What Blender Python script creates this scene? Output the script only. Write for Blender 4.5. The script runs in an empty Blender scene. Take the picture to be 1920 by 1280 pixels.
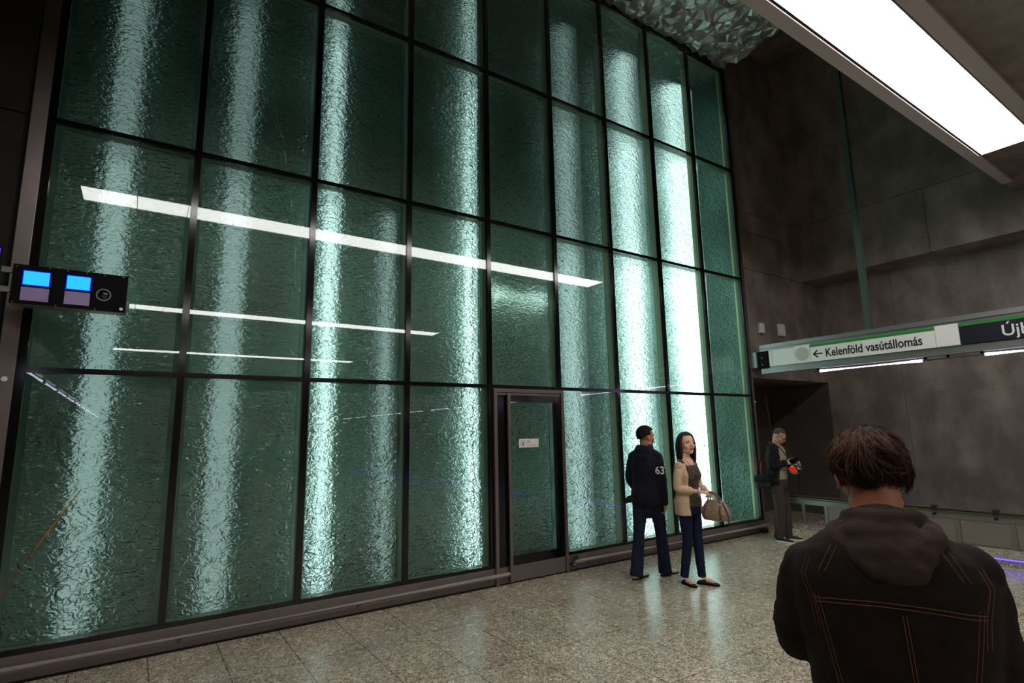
import bpy, bmesh, math, random
from mathutils import Vector, Matrix, noise
from mathutils.bvhtree import BVHTree
random.seed(7)
PI = math.pi
V = Vector
sc = bpy.context.scene
COL = sc.collection

# ------------------------------------------------------------------ helpers
def lin(c):
    c = c / 255.0
    return c / 12.92 if c <= 0.04045 else ((c + 0.055) / 1.055) ** 2.4

def rgb(r, g, b):
    return (lin(r), lin(g), lin(b), 1.0)

def tag(o, label=None, cat=None, group=None, kind=None):
    if label: o['label'] = label
    if cat: o['category'] = cat
    if group: o['group'] = group
    if kind: o['kind'] = kind
    return o

def empty(name, loc=(0, 0, 0), rz=0.0, parent=None):
    o = bpy.data.objects.new(name, None)
    COL.objects.link(o)
    o.empty_display_size = 0.1
    o.location = loc
    o.rotation_euler = (0, 0, rz)
    if parent: o.parent = parent
    return o

def obj(name, bm, mat, parent=None, smooth=False):
    me = bpy.data.meshes.new(name)
    bmesh.ops.recalc_face_normals(bm, faces=bm.faces[:])
    bm.to_mesh(me)
    bm.free()
    return obj_me(name, me, mat, parent, smooth)

def obj_me(name, me, mat, parent=None, smooth=False):
    for m in (mat if isinstance(mat, (list, tuple)) else [mat]):
        me.materials.append(m)
    if smooth:
        for p in me.polygons: p.use_smooth = True
        me.set_sharp_from_angle(angle=math.radians(50))
    o = bpy.data.objects.new(name, me)
    COL.objects.link(o)
    if parent: o.parent = parent
    return o

def struct(name, bm, mat, parent=None, label=None, smooth=False):
    o = obj(name, bm, mat, parent, smooth)
    if parent is None:
        o['kind'] = 'structure'
    if label: o['label'] = label
    return o

def NB():
    return bmesh.new()

def box(bm, x0, x1, y0, y1, z0, z1, bev=0.0, mat=0):
    vs = [bm.verts.new((x, y, z)) for x in (x0, x1) for y in (y0, y1) for z in (z0, z1)]
    fs = []
    for f in ((0, 1, 3, 2), (4, 6, 7, 5), (0, 4, 5, 1), (2, 3, 7, 6), (0, 2, 6, 4), (1, 5, 7, 3)):
        fc = bm.faces.new([vs[i] for i in f])
        fc.material_index = mat
        fs.append(fc)
    if bev > 0:
        es = set()
        for f in fs:
            for e in f.edges: es.add(e)
        bmesh.ops.bevel(bm, geom=list(es), offset=bev, segments=2, affect='EDGES', profile=0.5)
    return bm

def bx(*a, **k):
    return box(NB(), *a, **k)

def frame_of(d):
    d = d.normalized()
    u = V((0, 0, 1)) if abs(d.z) < 0.9 else V((0, 1, 0))
    a = d.cross(u).normalized()
    b = a.cross(d).normalized()
    return a, b

def tube(bm, pts, rad, n=12, cap=True, flat=None):
    """Tapering tube through pts. rad: number or list; entries may be (ra, rb). flat: reference vector for the ra axis."""
    pts = [V(p) for p in pts]
    if not isinstance(rad, (list, tuple)): rad = [rad] * len(pts)
    rings = []
    pa = None
    for i, p in enumerate(pts):
        if i == 0: d = pts[1] - pts[0]
        elif i == len(pts) - 1: d = pts[-1] - pts[-2]
        else: d = (pts[i + 1] - pts[i]).normalized() + (pts[i] - pts[i - 1]).normalized()
        if d.length < 1e-9: d = V((0, 0, 1))
        d.normalize()
        if flat is not None:
            a = V(flat) - d * V(flat).dot(d)
            a.normalize()
            b = d.cross(a)
        elif pa is None:
            a, b = frame_of(d)
        else:
            a = pa - d * pa.dot(d)
            a = a.normalized() if a.length > 1e-6 else frame_of(d)[0]
            b = d.cross(a)
        pa = a
        ra, rb = rad[i] if isinstance(rad[i], (list, tuple)) else (rad[i], rad[i])
        rings.append([bm.verts.new(p + a * (ra * math.cos(2 * PI * k / n)) + b * (rb * math.sin(2 * PI * k / n))) for k in range(n)])
    for r0, r1 in zip(rings[:-1], rings[1:]):
        for k in range(n):
            bm.faces.new((r0[k], r0[(k + 1) % n], r1[(k + 1) % n], r1[k]))
    if cap:
        bm.faces.new(rings[0][::-1])
        bm.faces.new(rings[-1])
    return bm

def rings_loft(bm, secs, n=28, pw=2.3):
    """secs: (x, y, z, rx, ry) horizontal super-ellipses."""
    rings = []
    for (x, y, z, rx, ry) in secs:
        r = []
        for k in range(n):
            t = 2 * PI * k / n
            c, s = math.cos(t), math.sin(t)
            r.append(bm.verts.new((x + rx * math.copysign(abs(c) ** (2 / pw), c), y + ry * math.copysign(abs(s) ** (2 / pw), s), z)))
        rings.append(r)
    for r0, r1 in zip(rings[:-1], rings[1:]):
        for k in range(n):
            bm.faces.new((r0[k], r0[(k + 1) % n], r1[(k + 1) % n], r1[k]))
    bm.faces.new(rings[0][::-1])
    bm.faces.new(rings[-1])
    return bm

def ell(bm, c, r, rot=None, u=20, v=12):
    m = Matrix.Translation(V(c))
    if rot is not None: m = m @ rot.to_4x4()
    m = m @ Matrix.Diagonal((r[0], r[1], r[2], 1))
    bmesh.ops.create_uvsphere(bm, u_segments=u, v_segments=v, radius=1.0, matrix=m)
    return bm

def cyl(bm, p0, p1, r, n=20):
    return tube(bm, [p0, p1], r, n)

def disc(bm, c, r, depth, axis='y', n=32):
    c = V(c)
    d = {'x': V((1, 0, 0)), 'y': V((0, 1, 0)), 'z': V((0, 0, 1))}[axis] * depth
    return tube(bm, [c, c + d], r, n)

def solid(name, bm, mat, parent=None, voxel=0.01, smooth=4, folds=None, factor=0.5):
    """Union of all shells in bm as one continuous surface; optional cloth folds."""
    me = bpy.data.meshes.new(name + '_src')
    bmesh.ops.recalc_face_normals(bm, faces=bm.faces[:])
    bm.to_mesh(me); bm.free()
    t = bpy.data.objects.new('tmp', me)
    COL.objects.link(t)
    r = t.modifiers.new('r', 'REMESH'); r.mode = 'VOXEL'; r.voxel_size = voxel; r.use_smooth_shade = True
    if smooth:
        s = t.modifiers.new('s', 'SMOOTH'); s.factor = factor; s.iterations = smooth
    dg = bpy.context.evaluated_depsgraph_get()
    dg.update()
    out = bpy.data.meshes.new_from_object(t.evaluated_get(dg))
    bpy.data.objects.remove(t)
    bpy.data.meshes.remove(me)
    out.name = name
    if folds:
        nor = [v.normal.copy() for v in out.vertices]
        for v, nn in zip(out.vertices, nor):
            v.co += nn * folds(v.co, nn)
    for p in out.polygons: p.use_smooth = True
    return obj_me(name, out, mat, parent)

def fold_fn(amp, sx, sy, sz, seed=0.0, amp2=0.0):
    def f(co, n):
        p = V((co.x * sx + seed, co.y * sy + seed * 1.7, co.z * sz - seed))
        w = noise.noise(p)
        r = 1.0 - abs(noise.noise(p * 1.7 + V((5, 3, 1))))
        out = amp * (0.6 * w + 0.8 * (r - 0.75))
        if amp2: out += amp2 * noise.noise(co * 60.0)
        return out
    return f

def bvh_of(o):
    me = o.data
    return BVHTree.FromPolygons([v.co.copy() for v in me.vertices], [tuple(p.vertices) for p in me.polygons])

def stitch(name, o, pts, d, mat, r=0.0012, off=0.001, step=0.012, n=5):
    """A line of seam stitching laid on o's surface: points are projected along d."""
    b = bvh_of(o)
    d = V(d).normalized()
    bm = NB()
    for line in pts:
        q = []
        L = [V(p) for p in line]
        for a, c in zip(L[:-1], L[1:]):
            k = max(1, int((c - a).length / step))
            for i in range(k):
                q.append(a.lerp(c, i / k))
        q.append(L[-1])
        on = []
        for p in q:
            h = b.ray_cast(p - d * 0.5, d)
            if h[0] is not None: on.append(h[0] - d * off)
        if len(on) > 1: tube(bm, on, r, n)
    return obj(name, bm, mat, o, True)

def text_bm(s, size, ax='LEFT', depth=0.0, bold=0.0):
    cu = bpy.data.curves.new('t', 'FONT')
    cu.body = s; cu.size = size; cu.align_x = ax; cu.align_y = 'CENTER'
    cu.offset = bold
    cu.resolution_u = 6
    cu.extrude = depth
    t = bpy.data.objects.new('t', cu)
    COL.objects.link(t)
    dg = bpy.context.evaluated_depsgraph_get(); dg.update()
    me = bpy.data.meshes.new_from_object(t.evaluated_get(dg))
    bpy.data.objects.remove(t)
    bm = NB(); bm.from_mesh(me)
    bpy.data.meshes.remove(me)
    return bm

def xform(bm, M):
    bmesh.ops.transform(bm, matrix=M, verts=bm.verts[:])
    return bm

def each(name, bm, mat_, parent, smooth=True):
    """Every loose piece in bm becomes a part of its own."""
    bmesh.ops.recalc_face_normals(bm, faces=bm.faces[:])
    left = set(bm.verts)
    out = []
    while left:
        st = [left.pop()]; isl = set(st)
        while st:
            v = st.pop()
            for e_ in v.link_edges:
                o_ = e_.other_vert(v)
                if o_ in left: left.discard(o_); isl.add(o_); st.append(o_)
        fs = {f for v in isl for f in v.link_faces}
        b2 = NB(); mp = {v: b2.verts.new(v.co) for v in isl}
        for f in fs: b2.faces.new([mp[v] for v in f.verts])
        out.append(obj(name, b2, mat_, parent, smooth))
    bm.free()
    return out

def plate_matrix(loc, xa, ya, za):
    return Matrix(((xa[0], ya[0], za[0], loc[0]), (xa[1], ya[1], za[1], loc[1]), (xa[2], ya[2], za[2], loc[2]), (0, 0, 0, 1)))

# ------------------------------------------------------------------ materials
def mat(name, color=(0.5, 0.5, 0.5, 1), rough=0.5, metal=0.0, emit=None, strength=0.0, spec=0.5, noise_amt=0.0, noise_scale=8.0, bump=0.0, bump_scale=60.0, coat=0.0, sheen=0.0, aniso=None):
    m = bpy.data.materials.new(name); m.use_nodes = True
    nt = m.node_tree; N = nt.nodes; L = nt.links
    p = N['Principled BSDF']
    p.inputs['Base Color'].default_value = color
    p.inputs['Roughness'].default_value = rough
    p.inputs['Metallic'].default_value = metal
    p.inputs['Specular IOR Level'].default_value = spec
    p.inputs['Coat Weight'].default_value = coat
    p.inputs['Sheen Weight'].default_value = sheen
    if emit:
        p.inputs['Emission Color'].default_value = emit
        p.inputs['Emission Strength'].default_value = strength
    tc = None
    if noise_amt or bump:
        tc = N.new('ShaderNodeTexCoord')
    if noise_amt:
        n = N.new('ShaderNodeTexNoise'); n.inputs['Scale'].default_value = noise_scale; n.inputs['Detail'].default_value = 6
        L.new(tc.outputs['Object'], n.inputs['Vector'])
        r = N.new('ShaderNodeValToRGB')
        a = max(0.0, 1 - noise_amt); b = 1 + noise_amt
        r.color_ramp.elements[0].position = 0.3; r.color_ramp.elements[1].position = 0.7
        r.color_ramp.elements[0].color = (color[0] * a, color[1] * a, color[2] * a, 1)
        r.color_ramp.elements[1].color = (min(1, color[0] * b), min(1, color[1] * b), min(1, color[2] * b), 1)
        L.new(n.outputs['Fac'], r.inputs['Fac']); L.new(r.outputs['Color'], p.inputs['Base Color'])
    if bump:
        n2 = N.new('ShaderNodeTexNoise'); n2.inputs['Scale'].default_value = bump_scale; n2.inputs['Detail'].default_value = 4
        if aniso:
            mp = N.new('ShaderNodeMapping'); mp.inputs['Scale'].default_value = aniso
            L.new(tc.outputs['Object'], mp.inputs['Vector']); L.new(mp.outputs['Vector'], n2.inputs['Vector'])
        else:
            L.new(tc.outputs['Object'], n2.inputs['Vector'])
        bp = N.new('ShaderNodeBump'); bp.inputs['Strength'].default_value = bump; bp.inputs['Distance'].default_value = 0.01
        L.new(n2.outputs['Fac'], bp.inputs['Height']); L.new(bp.outputs['Normal'], p.inputs['Normal'])
    return m

def emission(name, color, strength):
    m = bpy.data.materials.new(name); m.use_nodes = True
    nt = m.node_tree; nt.nodes.clear()
    e = nt.nodes.new('ShaderNodeEmission'); e.inputs['Color'].default_value = color; e.inputs['Strength'].default_value = strength
    o = nt.nodes.new('ShaderNodeOutputMaterial'); nt.links.new(e.outputs[0], o.inputs['Surface'])
    return m

def concrete(name, c, joint=None):
    """Board-marked cast concrete: blotches, faint vertical streaks, tiny pits."""
    m = bpy.data.materials.new(name); m.use_nodes = True
    nt = m.node_tree; N = nt.nodes; L = nt.links
    p = N['Principled BSDF']; p.inputs['Roughness'].default_value = 0.75; p.inputs['Specular IOR Level'].default_value = 0.3
    tc = N.new('ShaderNodeTexCoord')
    n1 = N.new('ShaderNodeTexNoise'); n1.inputs['Scale'].default_value = 1.6; n1.inputs['Detail'].default_value = 8; n1.inputs['Roughness'].default_value = 0.6
    mp = N.new('ShaderNodeMapping'); mp.inputs['Scale'].default_value = (1.2, 1.2, 0.5)
    n2 = N.new('ShaderNodeTexNoise'); n2.inputs['Scale'].default_value = 2.0; n2.inputs['Detail'].default_value = 5
    n3 = N.new('ShaderNodeTexNoise'); n3.inputs['Scale'].default_value = 45; n3.inputs['Detail'].default_value = 3
    L.new(tc.outputs['Object'], n1.inputs['Vector']); L.new(tc.outputs['Object'], mp.inputs['Vector']); L.new(mp.outputs['Vector'], n2.inputs['Vector']); L.new(tc.outputs['Object'], n3.inputs['Vector'])
    a = N.new('ShaderNodeMath'); a.operation = 'ADD'; L.new(n1.outputs['Fac'], a.inputs[0]); L.new(n2.outputs['Fac'], a.inputs[1])
    b = N.new('ShaderNodeMath'); b.operation = 'MULTIPLY_ADD'; L.new(n3.outputs['Fac'], b.inputs[0]); b.inputs[1].default_value = 0.25; L.new(a.outputs[0], b.inputs[2])
    r = N.new('ShaderNodeValToRGB')
    r.color_ramp.elements[0].position = 0.72; r.color_ramp.elements[1].position = 1.5 / 1.0 if False else 1.0
    d = N.new('ShaderNodeMath'); d.operation = 'MULTIPLY'; d.inputs[1].default_value = 0.72; L.new(b.outputs[0], d.inputs[0])
    r.color_ramp.elements[0].color = (c[0] * 0.72, c[1] * 0.70, c[2] * 0.68, 1)
    r.color_ramp.elements[1].color = (c[0] * 1.35, c[1] * 1.35, c[2] * 1.35, 1)
    L.new(d.outputs[0], r.inputs['Fac']); L.new(r.outputs['Color'], p.inputs['Base Color'])
    bp = N.new('ShaderNodeBump'); bp.inputs['Strength'].default_value = 0.25; bp.inputs['Distance'].default_value = 0.01
    L.new(b.outputs[0], bp.inputs['Height']); L.new(bp.outputs['Normal'], p.inputs['Normal'])
    return m

def granite_mat():
    """Speckled polished granite slabs, 0.5 m by 1 m, thin dark joints."""
    m = bpy.data.materials.new('granite_floor'); m.use_nodes = True
    nt = m.node_tree; N = nt.nodes; L = nt.links
    p = N['Principled BSDF']; p.inputs['Roughness'].default_value = 0.22; p.inputs['Specular IOR Level'].default_value = 0.5
    tc = N.new('ShaderNodeTexCoord')
    v = N.new('ShaderNodeTexVoronoi'); v.inputs['Scale'].default_value = 95; L.new(tc.outputs['Object'], v.inputs['Vector'])
    n = N.new('ShaderNodeTexNoise'); n.inputs['Scale'].default_value = 110; n.inputs['Detail'].default_value = 4; L.new(tc.outputs['Object'], n.inputs['Vector'])
    sp = N.new('ShaderNodeSeparateColor'); L.new(v.outputs['Color'], sp.inputs[0])
    mx = N.new('ShaderNodeMath'); mx.operation = 'MULTIPLY_ADD'; L.new(n.outputs['Fac'], mx.inputs[0]); mx.inputs[1].default_value = 0.9; L.new(sp.outputs[0], mx.inputs[2])
    r = N.new('ShaderNodeValToRGB'); cr = r.color_ramp
    cr.elements[0].position = 0.40; cr.elements[0].color = rgb(122, 110, 92)
    e = cr.elements.new(0.52); e.color = rgb(190, 174, 146)
    e = cr.elements.new(0.78); e.color = rgb(220, 204, 174)
    cr.elements[1].position = 0.99; cr.elements[1].color = rgb(238, 224, 198)
    hf = N.new('ShaderNodeMath'); hf.operation = 'MULTIPLY'; hf.inputs[1].default_value = 0.68; L.new(mx.outputs[0], hf.inputs[0])
    L.new(hf.outputs[0], r.inputs['Fac'])
    # large stains
    n2 = N.new('ShaderNodeTexNoise'); n2.inputs['Scale'].default_value = 1.3; n2.inputs['Detail'].default_value = 5; L.new(tc.outputs['Object'], n2.inputs['Vector'])
    mr = N.new('ShaderNodeMapRange'); mr.inputs[1].default_value = 0.3; mr.inputs[2].default_value = 0.7; mr.inputs[3].default_value = 0.8; mr.inputs[4].default_value = 1.1; L.new(n2.outputs['Fac'], mr.inputs[0])
    # joints
    br = N.new('ShaderNodeTexBrick'); br.offset = 0.0; br.squash = 1.0
    br.inputs['Color1'].default_value = (1, 1, 1, 1); br.inputs['Color2'].default_value = (0.88, 0.88, 0.88, 1); br.inputs['Mortar'].default_value = (0.3, 0.28, 0.26, 1)
    br.inputs['Scale'].default_value = 1.0; br.inputs['Mortar Size'].default_value = 0.0042; br.inputs['Brick Width'].default_value = 0.5; br.inputs['Row Height'].default_value = 0.98; br.inputs['Mortar Smooth'].default_value = 0.0; br.inputs['Bias'].default_value = 0.0
    mp = N.new('ShaderNodeMapping'); mp.inputs['Location'].default_value = (0.0, 0.89, 0)
    L.new(tc.outputs['Object'], mp.inputs['Vector']); L.new(mp.outputs['Vector'], br.inputs['Vector'])
    m1 = N.new('ShaderNodeMixRGB'); m1.blend_type = 'MULTIPLY'; m1.inputs[0].default_value = 1; L.new(r.outputs['Color'], m1.inputs[1]); L.new(br.outputs['Color'], m1.inputs[2])
    m2 = N.new('ShaderNodeMixRGB'); m2.blend_type = 'MULTIPLY'; m2.inputs[0].default_value = 1; L.new(m1.outputs[0], m2.inputs[1]); L.new(mr.outputs[0], m2.inputs[2])
    L.new(m2.outputs[0], p.inputs['Base Color'])
    n4 = N.new('ShaderNodeTexNoise'); n4.inputs['Scale'].default_value = 14; n4.inputs['Detail'].default_value = 6; L.new(tc.outputs['Object'], n4.inputs['Vector'])
    rr = N.new('ShaderNodeMapRange'); rr.inputs[3].default_value = 0.16; rr.inputs[4].default_value = 0.36; L.new(n4.outputs['Fac'], rr.inputs[0]); L.new(rr.outputs[0], p.inputs['Roughness'])
    return m

def clear_glass_mat():
    """Flat clear pane: mirror reflections by angle, the rest goes straight through."""
    m = bpy.data.materials.new('clear_glass'); m.use_nodes = True
    nt = m.node_tree; N = nt.nodes; L = nt.links; N.clear()
    out = N.new('ShaderNodeOutputMaterial'); mix = N.new('ShaderNodeMixShader'); fr = N.new('ShaderNodeFresnel')
    t = N.new('ShaderNodeBsdfTransparent'); t.inputs['Color'].default_value = (0.93, 0.975, 0.955, 1)
    g = N.new('ShaderNodeBsdfGlossy'); g.inputs['Roughness'].default_value = 0.0; g.inputs['Color'].default_value = (1, 1, 1, 1)
    tc = N.new('ShaderNodeTexCoord'); n = N.new('ShaderNodeTexNoise'); n.inputs['Scale'].default_value = 1.2; n.inputs['Detail'].default_value = 0
    bp = N.new('ShaderNodeBump'); bp.inputs['Strength'].default_value = 0.03; bp.inputs['Distance'].default_value = 0.01
    L.new(tc.outputs['Object'], n.inputs['Vector']); L.new(n.outputs['Fac'], bp.inputs['Height']); L.new(bp.outputs['Normal'], g.inputs['Normal'])
    ge = N.new('ShaderNodeNewGeometry'); io = N.new('ShaderNodeMapRange'); io.inputs[3].default_value = 1.42; io.inputs[4].default_value = 1 / 1.42
    L.new(ge.outputs['Backfacing'], io.inputs[0]); L.new(io.outputs[0], fr.inputs['IOR'])
    L.new(fr.outputs[0], mix.inputs[0]); L.new(t.outputs[0], mix.inputs[1]); L.new(g.outputs[0], mix.inputs[2]); L.new(mix.outputs[0], out.inputs['Surface'])
    return m

TINT = (0.83, 0.955, 0.915, 1)
def rippled_glass_mat(front=False):
    """Kiln-formed green glass: the rear face is rippled like water, the front face is plain."""
    m = bpy.data.materials.new('rippled_glass_front' if front else 'rippled_glass'); m.use_nodes = True
    nt = m.node_tree; N = nt.nodes; L = nt.links; N.clear()
    out = N.new('ShaderNodeOutputMaterial')
    rf = N.new('ShaderNodeBsdfRefraction'); rf.inputs['IOR'].default_value = 1.5
    rf.inputs['Roughness'].default_value = 0.0
    rf.inputs['Color'].default_value = TINT
    rf.inputs['Roughness'].default_value = 0.0 if front else 0.30
    tc = N.new('ShaderNodeTexCoord'); oi = N.new('ShaderNodeObjectInfo')
    off = N.new('ShaderNodeVectorMath'); off.operation = 'SCALE'; off.inputs['Scale'].default_value = 40.0
    cb = N.new('ShaderNodeCombineXYZ'); L.new(oi.outputs['Random'], cb.inputs[0]); L.new(oi.outputs['Random'], cb.inputs[2])
    L.new(cb.outputs[0], off.inputs[0])
    ad = N.new('ShaderNodeVectorMath'); ad.operation = 'ADD'; L.new(tc.outputs['Object'], ad.inputs[0]); L.new(off.outputs[0], ad.inputs[1])
    def nz(scale, detail, dist, sx=1, sz=1, rough=0.5):
        mp = N.new('ShaderNodeMapping'); mp.inputs['Scale'].default_value = (sx, 1, sz)
        L.new(ad.outputs[0], mp.inputs['Vector'])
        n = N.new('ShaderNodeTexNoise'); n.inputs['Scale'].default_value = scale; n.inputs['Detail'].default_value = detail; n.inputs['Distortion'].default_value = dist; n.inputs['Roughness'].default_value = rough
        L.new(mp.outputs['Vector'], n.inputs['Vector'])
        return n.outputs['Fac']
    def math2(op, a, b, c=None):
        k = N.new('ShaderNodeMath'); k.operation = op
        for i, q in enumerate((a, b, c)):
            if q is None: continue
            if isinstance(q, (int, float)): k.inputs[i].default_value = q
            else: L.new(q, k.inputs[i])
        return k.outputs[0]
    # worms: ridged noise, strong towards the bottom of the wall in places
    w = nz(9.0, 2, 1.2, 1.0, 1.4)
    ridge = math2('ABSOLUTE', math2('SUBTRACT', w, 0.5), 0)
    ridge = math2('MULTIPLY', ridge, 1.6)
    fine = nz(38.0, 2, 0.5, 0.6, 1.25)
    mid = nz(13.0, 1, 0.3, 0.7, 1.2)
    big = nz(1.6, 1, 0.0)
    patch = N.new('ShaderNodeMapRange'); patch.inputs[1].default_value = 0.42; patch.inputs[2].default_value = 0.62; L.new(nz(0.9, 1, 0.0), patch.inputs[0])
    ge = N.new('ShaderNodeNewGeometry'); sx_ = N.new('ShaderNodeSeparateXYZ'); L.new(ge.outputs['Position'], sx_.inputs[0])
    low = N.new('ShaderNodeMapRange'); low.inputs[1].default_value = 2.3; low.inputs[2].default_value = 0.4; low.inputs[3].default_value = 0.0; low.inputs[4].default_value = 1.0; L.new(sx_.outputs[2], low.inputs[0])
    h = math2('MULTIPLY', ridge, math2('ADD', math2('MULTIPLY_ADD', patch.outputs[0], 0.5, 0.10), low.outputs[0]))
    h = math2('MULTIPLY_ADD', fine, 0.70, h)
    h = math2('MULTIPLY_ADD', mid, 0.45, h)
    # round bubbles
    vr = N.new('ShaderNodeTexVoronoi'); vr.inputs['Scale'].default_value = 5.0; L.new(ad.outputs[0], vr.inputs['Vector'])
    bub = N.new('ShaderNodeMapRange'); bub.inputs[1].default_value = 0.0; bub.inputs[2].default_value = 0.13; bub.inputs[3].default_value = 0.35; bub.inputs[4].default_value = 0.0; bub.interpolation_type = 'SMOOTHSTEP'
    L.new(vr.outputs['Distance'], bub.inputs[0])
    h = math2('ADD', h, bub.outputs[0])
    h = math2('MULTIPLY_ADD', big, 0.6, h)
    bp = N.new('ShaderNodeBump'); bp.inputs['Strength'].default_value = 1.0; bp.inputs['Distance'].default_value = 0.023
    L.new(h, bp.inputs['Height'])
    if front:
        g = N.new('ShaderNodeBsdfGlossy'); g.inputs['Roughness'].default_value = 0.12; g.inputs['Color'].default_value = (0.85, 1.0, 0.93, 1)
        bp.inputs['Distance'].default_value = 0.02
        L.new(bp.outputs['Normal'], g.inputs['Normal'])
        mg = N.new('ShaderNodeMixShader'); mg.inputs[0].default_value = 0.07
        L.new(rf.outputs[0], mg.inputs[1]); L.new(g.outputs[0], mg.inputs[2]); L.new(mg.outputs[0], out.inputs['Surface'])
        return m
    L.new(bp.outputs['Normal'], rf.inputs['Normal'])
    tr = N.new('ShaderNodeBsdfTransparent'); tr.inputs['Color'].default_value = TINT
    mix = N.new('ShaderNodeMixShader'); mix.inputs[0].default_value = 0.10
    L.new(rf.outputs[0], mix.inputs[1]); L.new(tr.outputs[0], mix.inputs[2])
    L.new(mix.outputs[0], out.inputs['Surface'])
    return m

M = {}
M['granite'] = granite_mat()
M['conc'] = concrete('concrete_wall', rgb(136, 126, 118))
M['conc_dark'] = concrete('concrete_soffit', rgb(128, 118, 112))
M['left_clad'] = mat('blackened_cladding', rgb(44, 39, 36), 0.7, spec=0.2, noise_amt=0.2, noise_scale=3)
M['panel_dark'] = mat('dark_cladding', rgb(82, 74, 68), 0.6, noise_amt=0.2, noise_scale=3)
M['steel'] = mat('brushed_steel', rgb(122, 111, 106), 0.42, 0.55, noise_amt=0.08, noise_scale=4, bump=0.06, bump_scale=200, aniso=(0.05, 1, 1))
M['steel_v'] = mat('brushed_steel_upright', rgb(140, 130, 126), 0.36, 0.85, noise_amt=0.08, noise_scale=4, bump=0.06, bump_scale=200, aniso=(1, 1, 0.05))
M['rail'] = mat('satin_steel_tube', rgb(206, 192, 184), 0.32, 0.35)
M['alu'] = mat('anodised_aluminium', rgb(140, 140, 138), 0.4, 0.7)
M['black'] = mat('black_glazing_bar', rgb(10, 10, 11), 0.12, 0.0, spec=0.5)
M['fin'] = mat('pale_green_glazing_fin', rgb(112, 136, 104), 0.45, 0.2)
M['crack'] = mat('pale_glass_ridge', rgb(170, 215, 200), 0.25)
M['clear'] = clear_glass_mat()
M['ripple'] = rippled_glass_mat()
M['ripple_f'] = rippled_glass_mat(True)
M['foil'] = mat('crumpled_foil', rgb(205, 208, 206), 0.38, 0.7)
M['cavity'] = mat('cavity_lining', (0.125, 0.200, 0.172, 1), 0.8, noise_amt=0.6, noise_scale=1.4)
M['trim_paint'] = mat('painted_light_trim', rgb(182, 168, 166), 0.5)
M['white'] = mat('white_enamel', rgb(226, 224, 220), 0.4)
M['lamp'] = emission('ceiling_light_diffuser', (1.0, 0.975, 0.945, 1), 14.0)
M['tube'] = emission('fluorescent_glow', (0.80, 0.74, 1.0, 1), 10.0)
M['led'] = emission('blue_led', (0.09, 0.055, 1.0, 1), 4.0)
M['led_green'] = emission('yellow_green_led', rgb(140, 150, 60), 0.10)
M['blue_lit'] = emission('lit_signal', (0.02, 0.38, 1.0, 1), 1.6)
M['blue_rim'] = emission('lit_signal_rim', (0.0, 0.02, 1.0, 1), 0.9)
M['dark_plastic'] = mat('black_plastic', rgb(7, 6, 9), 0.6, spec=0.12)
M['rubber'] = mat('black_rubber', rgb(20, 19, 19), 0.7)
M['green'] = mat('green_stripe', rgb(24, 130, 40), 0.5)
M['navy'] = mat('navy_sign', rgb(14, 16, 34), 0.4)
M['sign_grey'] = mat('pale_grey_disc', rgb(176, 178, 168), 0.5)
M['ink'] = mat('sign_ink', rgb(16, 16, 18), 0.5)
M['grey_ink'] = mat('grey_print', rgb(140, 138, 136), 0.5)
M['red'] = mat('glowing_red', rgb(222, 44, 28), 0.45, emit=rgb(230, 40, 24), strength=0.55)  # small emission added to the sign's red face
M['grey_rim'] = mat('grey_rim', rgb(170, 170, 168), 0.4, 0.3)
M['infill'] = mat('satin_infill_panel', rgb(132, 124, 114), 0.35, 0.1, noise_amt=0.05, noise_scale=2)
M['mirror_orange'] = mat('orange_mirror_line', rgb(240, 136, 52), 0.5)

# ------------------------------------------------------------------ the setting
GX = 1.08
ZR = [0.216, 2.306, 4.429, 6.540, 8.608]
XC = [i * GX for i in range(10)]
HALL_Y, HALL_Z, VOID_Z = -3.45, 5.27, 9.36
XW = 12.45          # lower end wall
struct('floor', bx(-6, 9.80, -25, -0.0, -0.12, 0), M['granite'], label='beige speckled granite slab floor of the hall')
struct('floor_passage', bx(9.86, XW, 0.0, 2.2, -0.12, 0), M['granite'], label='granite floor of the dark passage beside the glass wall')
struct('kerb', bx(9.80, 10.46, -25, 0.0, -0.12, 0.10, bev=0.004), M['granite'], label='raised granite kerb under the low railing')
struct('floor_lower', bx(10.46, 14, -25, 0, -1.3, -1.2), M['conc_dark'])
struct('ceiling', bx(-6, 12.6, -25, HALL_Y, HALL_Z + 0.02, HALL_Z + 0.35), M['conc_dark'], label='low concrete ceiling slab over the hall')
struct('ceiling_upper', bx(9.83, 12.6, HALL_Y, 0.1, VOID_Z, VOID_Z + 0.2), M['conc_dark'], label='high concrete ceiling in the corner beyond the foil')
struct('wall_west', bx(-6.2, -6, -25, 0.2, 0, 9.4), M['conc'])
struct('wall_south', bx(-6, 13, -25.2, -25, 0, 5.4), M['conc'])
struct('wall_upper_south', bx(-6, 12.6, HALL_Y - 0.2, HALL_Y - 0.002, HALL_Z + 0.35, VOID_Z + 0.2), M['conc'])

# wall left of the glass: dark cladding with joints
bm = NB()
for i in range(8):
    for k, (z0, z1) in enumerate(((0, 2.3), (2.31, 4.42), (4.43, 6.53), (6.54, 9.4))):
        x1 = -0.17 - i * 0.75
        box(bm, x1 - 0.74, x1, 0.0, 0.12, z0 + 0.005, z1)
box(bm, -6, -0.16, 0.10, 0.25, 0, 9.4)
struct('wall_north_west', bm, M['left_clad'], label='dark panelled wall left of the glass')

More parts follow.
